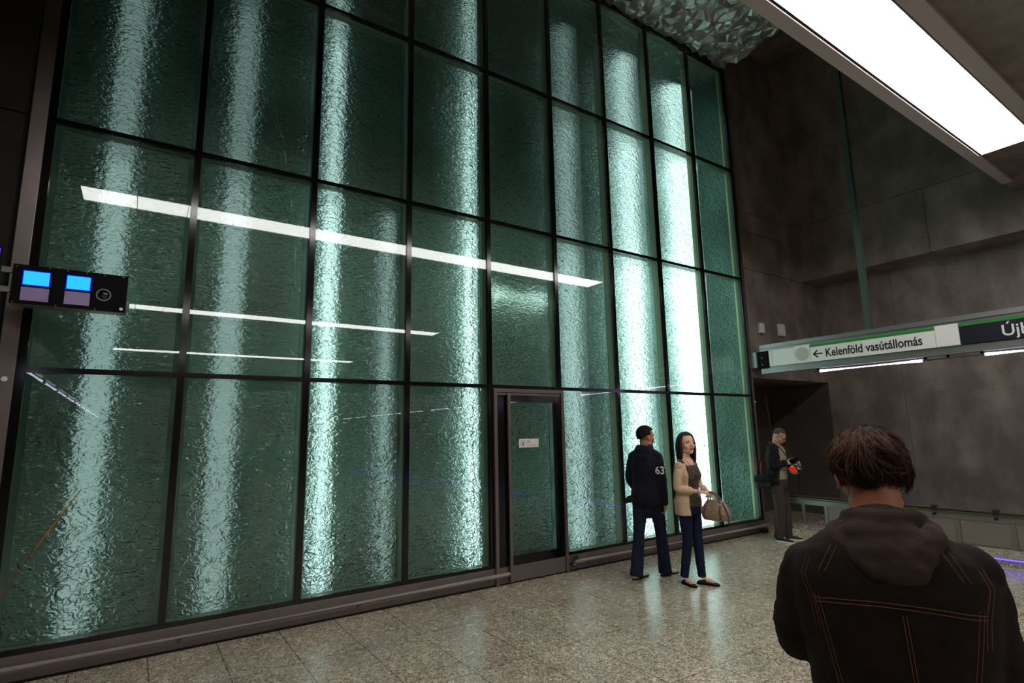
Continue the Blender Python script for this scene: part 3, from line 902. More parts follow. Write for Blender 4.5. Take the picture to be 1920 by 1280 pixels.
bm = NB(); disc(bm, (-0.02, -0.002, -0.026), 0.006, -0.0008, 'y', 16); box(bm, 0.0, 0.125, -0.0028, -0.002, -0.030, -0.024)
obj('red_print', bm, mat('faded_red_print', rgb(190, 130, 124), 0.5), n)

# ------------------------------------------------------------------ signal box on a bracket, upper left
g = empty('signal_box', (-0.045, -0.50, 2.725)); tag(g, 'black signal box with two lit blue windows and a dome camera, on a bracket', 'signal')
BW, BH = 0.69, 0.300
obj('housing', bx(0, BW, 0.0, 0.115, 0, BH, bev=0.006), M['alu'], g)
obj('front_plate', bx(0.002, BW - 0.002, -0.006, 0.0, 0.004, BH - 0.002, bev=0.002), M['dark_plastic'], g)
for (u0, u1) in ((0.085, 0.315), (0.445, 0.665)):
    x0, x1 = u0 * BW, u1 * BW
    w_ = obj('lit_window', bx(x0 + 0.006, x1 - 0.006, -0.0085, -0.006, BH * 0.505, BH * 0.84), M['blue_lit'], g)
    bm = NB()
    for q in ((x0, x1, BH * 0.485, BH * 0.505), (x0, x1, BH * 0.84, BH * 0.862), (x0, x0 + 0.006, BH * 0.505, BH * 0.84), (x1 - 0.006, x1, BH * 0.505, BH * 0.84)):
        box(bm, q[0], q[1], -0.0078, -0.006, q[2], q[3])
    obj('glow_edge', bm, M['blue_rim'], w_)
    obj('blank_window', bx(x0, x1, -0.008, -0.006, BH * 0.11, BH * 0.44), mat('mauve_panel', rgb(158, 140, 186), 0.4), g)
bm = NB(); cxd, czd = 0.785 * BW, BH * 0.43
N_ = 40; v0 = []
for k in range(N_):
    t = 2 * PI * k / N_
    v0.append([bm.verts.new((cxd + rr * math.cos(t), yy, czd + rr * math.sin(t))) for yy, rr in ((-0.006, 0.038), (-0.014, 0.040), (-0.014, 0.047), (-0.006, 0.049))])
for k in range(N_):
    a, c = v0[k], v0[(k + 1) % N_]
    for i in range(3): bm.faces.new((a[i], a[i + 1], c[i + 1], c[i]))
ring = obj('camera_ring', bm, M['alu'], g, True)
obj('camera_dome', ell(NB(), (cxd, -0.004, czd), (0.038, 0.030, 0.038)), mat('smoked_dome', rgb(10, 10, 14), 0.05, coat=1.0), ring, True)
bm = NB()
for u, v in ((0.03, 0.93), (0.30, 0.96), (0.45, 0.96), (0.62, 0.96), (0.78, 0.95), (0.95, 0.95), (0.03, 0.05), (0.38, 0.04), (0.72, 0.04)):
    disc(bm, (u * BW, -0.005, v * BH), 0.006, -0.004, 'y', 10)
each('screw', bm, mat('dull_brass', rgb(120, 96, 80), 0.4, 0.8), g)
obj('lock', disc(NB(), (0.955 * BW, -0.005, 0.10 * BH), 0.012, -0.006), M['white'], g, True)
bm = NB(); box(bm, -0.30, 0.01, 0.02, 0.05, 0.235, 0.275); box(bm, -0.30, 0.01, 0.02, 0.05, 0.09, 0.13); box(bm, -0.10, -0.07, 0.02, 0.05, 0.13, 0.235)
obj('bracket', bm, M['alu'], g)
bm = NB(); box(bm, -0.36, -0.29, 0.0, 0.07, -2.724, 0.9)
obj('post', bm, M['steel_v'], g)
s2 = empty('signal_lamp', (-0.298, -0.66, 2.87)); tag(s2, 'blue lit lamp at the left edge beside the signal box', 'signal')
bm = NB(); box(bm, -0.10, 0.193, 0.10, 0.155, 0.02, 0.26, bev=0.006)
obj('housing', bm, M['dark_plastic'], s2)
obj('lit_window', bx(0.03, 0.185, 0.096, 0.10, 0.10, 0.24), emission('blue_lamp', (0.08, 0.06, 1.0, 1), 1.3), s2)

# ------------------------------------------------------------------ people: shared body builder (local axes: x right, y forward, z up)
def skin(name, c, rough=0.5):
    return mat(name, c, rough, spec=0.4, noise_amt=0.08, noise_scale=20, bump=0.08, bump_scale=180)

def hand(bm, wrist, d, nrm, thumb, s=1.0, curl=0.5, spread=0.10, tcurl=0.3):
    """Palm, four unequal fingers with two bends each and a thumb. d: along the hand, nrm: out of the palm, thumb: towards the thumb side."""
    d = V(d).normalized()
    t = V(thumb) - d * V(thumb).dot(d); t.normalize()
    n = d.cross(t)
    if n.dot(V(nrm)) < 0: n = -n
    w = V(wrist)
    pl = 0.092 * s
    tube(bm, [w - d * 0.012 * s, w + d * 0.02 * s, w + d * 0.055 * s, w + d * pl], [(0.024 * s, 0.018 * s), (0.032 * s, 0.017 * s), (0.040 * s, 0.016 * s), (0.037 * s, 0.012 * s)], 16, flat=t)
    for i, (off, ln) in enumerate(((0.028, 0.074), (0.0095, 0.084), (-0.0095, 0.077), (-0.027, 0.060))):
        p = w + d * (pl - 0.010 * s) + t * off * s
        dd = (d + t * (off / 0.028) * spread).normalized()
        c = curl * (1 + 0.08 * i)
        pts = [p - dd * 0.012 * s, p]
        a = 0.0
        for q, fr in enumerate((0.45, 0.31, 0.24)):
            a += c * (0.75, 1.0, 0.7)[q]
            v = dd * math.cos(a) + n * math.sin(a)
            p = p + v * ln * fr * s
            pts.append(p.copy())
        r = 0.0088 * s * (0.92 if i == 3 else 1)
        tube(bm, pts, [r * 1.05, r * 1.05, r, r * 0.92, r * 0.72], 10)
        ell(bm, pts[-1], (r * 0.74,) * 3, u=10, v=8)
    p = w + d * 0.022 * s + t * 0.026 * s
    v1 = (d * 0.55 + t * 0.75 + n * tcurl).normalized(); v2 = (d * 0.85 + t * 0.35 + n * (tcurl + 0.15)).normalized()
    a = p + v1 * 0.036 * s; b = a + v2 * 0.030 * s; c = b + (v2 + n * 0.2).normalized() * 0.022 * s
    tube(bm, [p - v1 * 0.018 * s, p, a, b, c], [0.014 * s, 0.0135 * s, 0.011 * s, 0.0095 * s, 0.007 * s], 10)
    ell(bm, c, (0.0072 * s,) * 3, u=10, v=8)

def head(bm, HM, female=False):
    """Head shells in a frame HM (origin mid-head; y forward)."""
    def E_(c, r, rot=None, **k):
        R = HM.to_3x3()
        ell(bm, HM @ V(c), r, R if rot is None else R @ rot, **k)
    k = 0.94 if female else 1.0
    E_((0, -0.014, 0.034), (0.0755, 0.094, 0.086), u=28, v=18)
    E_((0, 0.022, -0.018), (0.064 * k, 0.068, 0.078), u=24, v=16)
    E_((0, 0.036, -0.062), (0.046 * k, 0.046, 0.046))
    E_((0, 0.066, -0.090), (0.024 * k, 0.020, 0.018))                # chin
    for s in (-1, 1):
        E_((s * 0.042 * k, 0.052, -0.022), (0.024, 0.026, 0.024))   # cheeks
        E_((s * 0.030, 0.077, 0.028), (0.026, 0.013, 0.009))         # brow
        E_((s * 0.049 * k, 0.012, -0.070), (0.016, 0.034, 0.020))    # jaw angle
        E_((s * 0.077, -0.010, -0.002), (0.009, 0.019, 0.031), Matrix.Rotation(-0.25, 3, 'X') @ Matrix.Rotation(s * 0.35, 3, 'Z'), u=14, v=10)
        E_((s * 0.079, -0.002, -0.026), (0.007, 0.010, 0.010), u=10, v=8)
    tube(bm, [HM @ V(p) for p in ((0, 0.078, 0.026), (0, 0.094, 0.006), (0, 0.106, -0.018), (0, 0.100, -0.026))], [0.009, 0.0095, 0.012, 0.010], 12)
    for s in (-1, 1): E_((s * 0.011, 0.092, -0.022), (0.0085, 0.010, 0.008), u=10, v=8)
    E_((0, 0.082, -0.054), (0.024 * k, 0.014, 0.016))
    E_((0, 0.0925, -0.0475), (0.020 * k, 0.0085, 0.0052), u=14, v=8)
    E_((0, 0.0915, -0.0580), (0.017 * k, 0.0090, 0.0062), u=14, v=8)

def face_details(HM, body, lips=None, brow=None, iris=(0.05, 0.03, 0.02, 1), glasses=False):
    R = HM.to_3x3()
    for s in (-1, 1):
        e = obj('eye', ell(NB(), HM @ V((s * 0.031, 0.0735, 0.012)), (0.0125, 0.0095, 0.0070), R, u=14, v=10), MM['eye'], body, True)
        obj('iris', ell(NB(), HM @ V((s * 0.031, 0.0815, 0.012)), (0.0054, 0.0022, 0.0056), R, u=12, v=8), mat('iris', iris, 0.2), e, True)
        bm = NB(); tube(bm, [HM @ V(p) for p in ((s * 0.0185, 0.083, 0.0160), (s * 0.031, 0.0845, 0.0195), (s * 0.0435, 0.078, 0.0160))], [0.0016, 0.0026, 0.0014], 6)
        obj('eyelid', bm, body.data.materials[0], e, True)
        if brow:
            bm = NB(); tube(bm, [HM @ V(p) for p in ((s * 0.015, 0.0885, 0.0300), (s * 0.023, 0.0895, 0.0335), (s * 0.032, 0.0885, 0.0350), (s * 0.040, 0.0845, 0.0345), (s * 0.047, 0.0785, 0.0320))], [0.0022, 0.0030, 0.0030, 0.0024, 0.0014], 8)
            obj('eyebrow', bm, brow, body, True)
    if lips:
        bm = NB()
        ell(bm, HM @ V((0, 0.0935, -0.0475)), (0.0205, 0.0085, 0.0048), R, u=16, v=8); ell(bm, HM @ V((0, 0.0925, -0.0578)), (0.0175, 0.0090, 0.0060), R, u=16, v=8)
        obj('lips', bm, lips, body, True)
    if glasses:
        bm = NB()
        for s in (-1, 1):
            c = [(s * 0.032 + 0.024 * math.cos(t), 0.096, 0.010 + 0.017 * math.sin(t)) for t in [2 * PI * k / 16 for k in range(17)]]
            tube(bm, [HM @ V(p) for p in c], 0.0018, 6)
            tube(bm, [HM @ V(p) for p in ((s * 0.055, 0.095, 0.014), (s * 0.074, 0.08, 0.014), (s * 0.082, -0.01, 0.012))], 0.0018, 6)
        tube(bm, [HM @ V(p) for p in ((-0.009, 0.097, 0.013), (0.009, 0.097, 0.013))], 0.0018, 6)
        obj('glasses', bm, M['dark_plastic'], body, True)

def head_matrix(pos, yaw=0.0, pitch=0.0, roll=0.0, sc_=1.04):
    """pitch > 0 looks down; yaw > 0 turns to the person's left."""
    return Matrix.Translation(V(pos)) @ (Matrix.Rotation(yaw, 4, 'Z') @ Matrix.Rotation(-pitch, 4, 'X') @ Matrix.Rotation(roll, 4, 'Y')) @ Matrix.Scale(sc_, 4)

def hair_cap(HM, off, hairline, seed=0.0, amp=0.004, freq=18, u=64, v=40, stretch=(1, 1, 1), inner=-0.004):
    """A hair shell following the skull where hairline(direction) is true."""
    bm = NB()
    bmesh.ops.create_uvsphere(bm, u_segments=u, v_segments=v, radius=1.0)
    dele = [f for f in bm.faces if not hairline(f.calc_center_median().normalized())]
    bmesh.ops.delete(bm, geom=dele, context='FACES')
    for vv in bm.verts:
        d = vv.co.normalized()
        o_ = off(d) if callable(off) else off
        o_ += amp * noise.noise(V((d.x * freq + seed, d.y * freq * 0.6, d.z * freq * 0.35)))
        c = V((0, -0.014, 0.034)); r = V((0.0755 * stretch[0], 0.094 * stretch[1], 0.086 * stretch[2]))
        vv.co = HM @ (c + V((d.x * (r.x + o_), d.y * (r.y + o_), d.z * (r.z + o_))))
    ret = bmesh.ops.extrude_face_region(bm, geom=bm.faces[:])
    cen = HM @ V((0, -0.014, 0.034))
    for gq in ret['geom']:
        if isinstance(gq, bmesh.types.BMVert): gq.co = cen + (gq.co - cen) * 0.88
    return bm

def strands(HM, roots, length, out, r0=0.0016, seg=5, droop=0.5, jitter=0.35, bm=None, field=0.0):
    """Short tapered locks lying over the head."""
    bm = bm or NB()
    c = V((0, -0.014, 0.034)); r = V((0.0755, 0.094, 0.086))
    for d0, dirn, ln, lift in roots:
        d0 = V(d0).normalized()
        p = c + V((d0.x * (r.x + out), d0.y * (r.y + out), d0.z * (r.z + out)))
        v = V(dirn).normalized()
        pts = [p.copy()]
        for k in range(seg):
            nrm = V((pts[-1].x - c.x, pts[-1].y - c.y, pts[-1].z - c.z)).normalized()
            if field: v = v + V((noise.noise(pts[-1] * field), noise.noise(pts[-1] * field + V((7, 1, 3))), noise.noise(pts[-1] * field + V((2, 9, 5))))) * 0.55
            v = (v - nrm * v.dot(nrm) * (1.0 if lift < 0.05 else 0.9) + nrm * lift + V((random.uniform(-1, 1), random.uniform(-1, 1), random.uniform(-1, 1))) * jitter * 0.3).normalized()
            pts.append(pts[-1] + v * ln / seg)
        tube(bm, [HM @ q for q in pts], [r0 * (1 - 0.8 * i / seg) for i in range(seg + 1)], 5)
    return bm

def limb(bm, pts, rads, n=18):
    """Smooth tapering limb: joints are resampled so they bend softly."""
    P = [V(p) for p in pts]
    out, rr = [], []
    for i in range(len(P) - 1):
        k = 5
        for j in range(k):
            t = j / k
            out.append(P[i].lerp(P[i + 1], t)); rr.append(rads[i] * (1 - t) + rads[i + 1] * t)
    out.append(P[-1]); rr.append(rads[-1])
    sm = [p.copy() for p in out]
    for _ in range(2):
        sm = [sm[0]] + [(sm[i - 1] + sm[i] * 2 + sm[i + 1]) / 4 for i in range(1, len(sm) - 1)] + [sm[-1]]
    tube(bm, sm, rr, n)
    ell(bm, sm[0], (rr[0],) * 3, u=16, v=10)
    ell(bm, sm[-1], (rr[-1],) * 3, u=16, v=10)

def shoe(root, name, ankle, heading, mats, ln=0.27, w=0.092, low=False, pitch=0.0, stripes=None, laces=None):
    """A shoe whose sole rests on z=0 under the ankle; heading in radians about z from +y."""
    ax, ay = ankle
    R = Matrix.Translation((ax, ay, 0)) @ Matrix.Rotation(heading, 4, 'Z')
    if pitch:
        R = R @ Matrix.Translation((0, ln * 0.55, 0)) @ Matrix.Rotation(-pitch, 4, 'X') @ Matrix.Translation((0, -ln * 0.55, 0))
    bm = NB()
    y0 = -ln * 0.30
    prof = [(-0.02, .30, 0.03), (0.06, .62, 0.055), (0.2, .78, 0.070), (0.34, .76, 0.075), (0.5, .84, 0.066), (0.66, 1.0, 0.052), (0.82, .96, 0.042), (0.94, .70, 0.036), (1.0, .36, 0.026)]
    if low: prof = [(t, ww, h * 0.66) for t, ww, h in prof]
    rings = []
    n = 16
    for t, ww, h in prof:
        ring = []
        for k in range(n):
            a = 2 * PI * k / n
            zz = 0.004 + h * (0.5 + 0.5 * math.sin(a))
            ring.append(bm.verts.new((w / 2 * ww * math.cos(a) * (1.0 if math.sin(a) < 0.2 else 0.85), y0 + ln * t, zz)))
        rings.append(ring)
    for r0, r1 in zip(rings[:-1], rings[1:]):
        for k in range(n): bm.faces.new((r0[k], r0[(k + 1) % n], r1[(k + 1) % n], r1[k]))
    bm.faces.new(rings[0][::-1]); bm.faces.new(rings[-1])
    xform(bm, R)
    sh = solid(name, bm, mats[0], root, 0.006, 3)
    bm = NB()
    out = [(-0.03, .34), (0.05, .64), (0.2, .80), (0.36, .78), (0.5, .84), (0.68, 1.02), (0.84, .97), (0.95, .72), (1.015, .36)]
    pts = [(w / 2 * ww, y0 + ln * t) for t, ww in out] + [(-w / 2 * ww, y0 + ln * t) for t, ww in out[::-1]]
    h = 0.010 if low else 0.019
    lo = [bm.verts.new((x, y, 0.0)) for x, y in pts]; hi = [bm.verts.new((x, y, h)) for x, y in pts]
    bm.faces.new(lo); bm.faces.new(hi[::-1])
    for k in range(len(pts)):
        j = (k + 1) % len(pts)
        bm.faces.new((lo[k], hi[k], hi[j], lo[j]))
    xform(bm, R)
    obj('sole', bm, mats[1], sh)
    if laces:
        bm = NB()
        for t, hh in ((0.38, 0.079), (0.45, 0.073), (0.52, 0.067), (0.59, 0.060)):
            y = y0 + ln * t
            tube(bm, [(-0.020, y, hh - 0.008), (0, y + 0.004, hh + 0.003), (0.020, y, hh - 0.008)], 0.004, 6)
        xform(bm, R); obj('laces', bm, laces, sh, True)
    if stripes:
        bm = NB()
        for s in (-1, 1):
            for t in (0.36, 0.44, 0.52):
                y = y0 + ln * t
                tube(bm, [(s * w * 0.40, y, 0.022), (s * w * 0.36, y - 0.010, 0.045), (s * w * 0.22, y - 0.016, 0.064)], 0.004, 6)
        xform(bm, R); each('stripe', bm, stripes, sh)
    return sh

MM = {
    'eye': mat('eye_white', rgb(225, 218, 210), 0.25),
    'skin_a': skin('tanned_skin', rgb(176, 126, 98)), 'skin_w': skin('fair_skin', rgb(226, 180, 156)), 'skin_p': skin('pale_skin', rgb(186, 142, 122)), 'skin_f': skin('ruddy_skin', rgb(172, 110, 78)),
    'lips': mat('lips', rgb(150, 66, 62), 0.4), 'lips_m': mat('pale_lips', rgb(156, 100, 84), 0.5),
    'hair_black': mat('black_hair', rgb(16, 13, 14), 0.38, bump=0.5, bump_scale=40, aniso=(6, 6, 0.4)),
    'hair_dark': mat('dark_brown_hair', rgb(24, 19, 17), 0.7, spec=0.2, bump=0.5, bump_scale=60, aniso=(4, 4, 0.6)),
    'hair_buzz': mat('cropped_brown_hair', rgb(70, 52, 42), 0.7, bump=0.4, bump_scale=300),
    'hair_brown': mat('brown_hair', rgb(46, 33, 27), 0.75, spec=0.1),
    'hair_sheen': mat('crown_sheen_hair', rgb(110, 82, 66), 0.75, spec=0.1),  # lighter strands that paint the crown's highlight into the hair
    'navy_knit': mat('navy_sweatshirt', rgb(20, 20, 34), 0.9, spec=0.2, noise_amt=0.15, noise_scale=30, bump=0.25, bump_scale=220, sheen=0.1),
    'denim': mat('dark_denim', rgb(30, 36, 52), 0.9, spec=0.2, noise_amt=0.3, noise_scale=9, bump=0.25, bump_scale=260),
    'denim_navy': mat('navy_denim', rgb(24, 30, 58), 0.85, spec=0.2, noise_amt=0.22, noise_scale=8, bump=0.2, bump_scale=260),
    'beige_knit': mat('beige_cardigan', rgb(206, 176, 146), 0.95, spec=0.15, noise_amt=0.08, noise_scale=40, bump=0.3, bump_scale=240, sheen=0.2),
    'dark_cloth': mat('dark_jacket_cloth', rgb(26, 25, 26), 0.85, spec=0.2, noise_amt=0.2, noise_scale=20, bump=0.2, bump_scale=180),
    'olive_tee': mat('olive_grey_tee', rgb(150, 142, 118), 0.9, spec=0.2, noise_amt=0.08, noise_scale=20, bump=0.15, bump_scale=260),
    'brown_trouser': mat('dark_brown_trousers', rgb(66, 57, 52), 0.9, spec=0.2, noise_amt=0.15, noise_scale=10, bump=0.2, bump_scale=200),
    'brown_denim': mat('dark_brown_denim', rgb(33, 25, 21), 0.85, spec=0.2, noise_amt=0.3, noise_scale=14, bump=0.3, bump_scale=240),
    'brown_jersey': mat('dark_brown_hood_jersey', rgb(66, 53, 50), 0.95, spec=0.15, noise_amt=0.12, noise_scale=18, bump=0.25, bump_scale=260),
    'stitch': mat('orange_thread', rgb(120, 76, 44), 0.7),
    'taupe': mat('taupe_leather', rgb(146, 122, 104), 0.45, noise_amt=0.12, noise_scale=14, bump=0.15, bump_scale=60),
    'taupe_dark': mat('dark_taupe_leather', rgb(98, 78, 68), 0.45, noise_amt=0.1, noise_scale=14),
    'bead': mat('dark_beads', rgb(60, 48, 40), 0.3, 0.4),
    'sock': mat('tan_foot', rgb(170, 122, 88), 0.6),
    'pale_leather': mat('pale_shoe_leather', rgb(206, 190, 180), 0.5), 'rust': mat('rust_stripe', rgb(140, 70, 56), 0.5),
}
def print_mat():
    m = mat('scroll_print', rgb(30, 26, 24), 0.8)
    nt = m.node_tree; N = nt.nodes; L = nt.links; p = N['Principled BSDF']
    tc = N.new('ShaderNodeTexCoord'); n = N.new('ShaderNodeTexNoise'); n.inputs['Scale'].default_value = 34; n.inputs['Detail'].default_value = 1; n.inputs['Distortion'].default_value = 2.5
    L.new(tc.outputs['Object'], n.inputs['Vector'])
    r = N.new('ShaderNodeValToRGB'); r.color_ramp.interpolation = 'CONSTANT'
    r.color_ramp.elements[0].color = rgb(28, 24, 22); r.color_ramp.elements[1].position = 0.47; r.color_ramp.elements[1].color = rgb(140, 120, 88)
    e = r.color_ramp.elements.new(0.53); e.color = rgb(28, 24, 22)
    L.new(n.outputs['Fac'], r.inputs['Fac']); L.new(r.outputs['Color'], p.inputs['Base Color'])
    return m
MM['print'] = print_mat()

def torso_secs(k, w=1.0, d=1.0, lean=(0, 0), z0=0.80, female=False, add=0.0, top=1.50):
    base = [(0.80, .118, .098, 0.0), (0.88, .166, .116, -0.008), (0.95, .172, .120, -0.010), (1.05, .150, .106, 0.0), (1.15, .154, .110, 0.006), (1.27, .172, .122, 0.008), (1.36, .178, .112, 0.0), (1.42, .150, .092, -0.006), (1.465, .092, .076, -0.008), (1.505, .060, .062, -0.004)]
    if female:
        base = [(0.80, .116, .098, 0.0), (0.88, .164, .118, -0.010), (0.95, .166, .118, -0.010), (1.05, .130, .096, 0.0), (1.15, .132, .100, 0.008), (1.25, .150, .122, 0.022), (1.34, .152, .104, 0.004), (1.41, .126, .082, -0.004), (1.455, .074, .064, -0.008), (1.50, .050, .052, -0.004)]
    out = []
    for z, rx, ry, oy in base:
        if z < z0 - 1e-6 or z > top + 1e-6: continue
        t = (z - 0.92) / 0.58
        out.append((lean[0] * t, lean[1] * t + oy, z * k, (rx * w + add) * k, (ry * d + add) * k))
    return out

def person_body(root, J, k, HM, mt, female=False, hands=(), voxel=0.0065):
    """One continuous skin: trunk, neck, head, arms, hands, legs."""
    bm = NB()
    rings_loft(bm, torso_secs(k, 0.93, 0.93, J['lean'], female=female))
    nb = V((J['lean'][0], J['lean'][1] - 0.004, 1.47 * k))
    hc = HM @ V((0, -0.022, -0.045))
    rn = 0.049 if female else 0.057
    limb(bm, [nb, nb.lerp(hc, 0.5), hc], [rn * 1.15, rn, rn])
    for s in ('L', 'R'):
        limb(bm, [J['sh' + s], J['el' + s], J['wr' + s]], [0.046, 0.037, 0.025] if not female else [0.040, 0.032, 0.022])
        limb(bm, [J['hip' + s], J['kn' + s], J['an' + s]], [0.078, 0.050, 0.036] if not female else [0.074, 0.044, 0.026])
        a = V(J['an' + s]); f = J['ft' + s]
        tube(bm, [a + V((0, 0, 0.0)), V((a.x + math.sin(-f) * 0.05, a.y + math.cos(f) * 0.05, 0.045)), V((a.x + math.sin(-f) * 0.13, a.y + math.cos(f) * 0.13, 0.026))], [0.034, 0.032, 0.022], 12)
    for h in hands: hand(bm, **h)
    head(bm, HM, female)
    return solid('body', bm, mt, root, voxel, 3)

def sleeve(bm, sh, el, wr, r0, r1, r2, end=1.0):
    sh, el, wr = V(sh), V(el), V(wr)
    limb(bm, [sh, el, el.lerp(wr, end)], [r0, r1, r1 * (1 - end) + r2 * end])

def find(pts):
    return pts

def open_shell(bm, secs, gaps, th, n=40, pw=2.2):
    """Garment open down the front (+y): gaps are half-angles in radians."""
    ro, ri = [], []
    for (x, y, z, rx, ry), g in zip(secs, gaps):
        a, b = [], []
        for k in range(n + 1):
            t = PI / 2 + g + (2 * PI - 2 * g) * k / n
            c, s = math.cos(t), math.sin(t)
            cx, sy = math.copysign(abs(c) ** (2 / pw), c), math.copysign(abs(s) ** (2 / pw), s)
            a.append(bm.verts.new((x + rx * cx, y + ry * sy, z)))
            b.append(bm.verts.new((x + (rx - th) * cx, y + (ry - th) * sy, z)))
        ro.append(a); ri.append(b)
    m = len(ro)
    for i in range(m - 1):
        for k in range(n):
            bm.faces.new((ro[i][k], ro[i][k + 1], ro[i + 1][k + 1], ro[i + 1][k]))
            bm.faces.new((ri[i][k], ri[i + 1][k], ri[i + 1][k + 1], ri[i][k + 1]))
        bm.faces.new((ro[i][0], ro[i + 1][0], ri[i + 1][0], ri[i][0]))
        bm.faces.new((ro[i][n], ri[i][n], ri[i + 1][n], ro[i + 1][n]))
    for k in range(n):
        bm.faces.new((ro[0][k], ri[0][k], ri[0][k + 1], ro[0][k + 1]))
        bm.faces.new((ro[m - 1][k], ro[m - 1][k + 1], ri[m - 1][k + 1], ri[m - 1][k]))
    return bm

def trousers(name, root, J, k, m, thigh, knee, hem, lean, hem_z=0.03, waist=1.0, female=False, add=0.018, folds=None, crotch=None):
    bm = NB()
    if crotch: ell(bm, (0, 0, crotch + 0.06), (0.085, 0.105, 0.14))
    s = [q for q in torso_secs(k, 1.0, 1.0, lean, 0.80, female, add) if q[2] <= waist * k + 1e-6]
    rings_loft(bm, s)
    for sd in ('L', 'R'):
        h, kn, a = V(J['hip' + sd]), V(J['kn' + sd]), V(J['an' + sd])
        e = V((a.x, a.y - 0.012, hem_z))
        pts = [h, kn, kn.lerp(e, 0.6), e]
        P, rr = [], []
        for i in range(3):
            for j in range(6):
                t = j / 6
                P.append(pts[i].lerp(pts[i + 1], t)); r_ = [thigh, knee, knee * 0.6 + hem * 0.4, hem]
                rr.append(r_[i] * (1 - t) + r_[i + 1] * t)
        P.append(e); rr.append(hem)
        sm = P
        for _ in range(2): sm = [sm[0]] + [(sm[i - 1] + sm[i] * 2 + sm[i + 1]) / 4 for i in range(1, len(sm) - 1)] + [sm[-1]]
        tube(bm, sm, rr, 20)
        ell(bm, h, (thigh, thigh * 1.0, thigh), u=16, v=10)
    return solid(name, bm, m, root, 0.009, 4, folds)

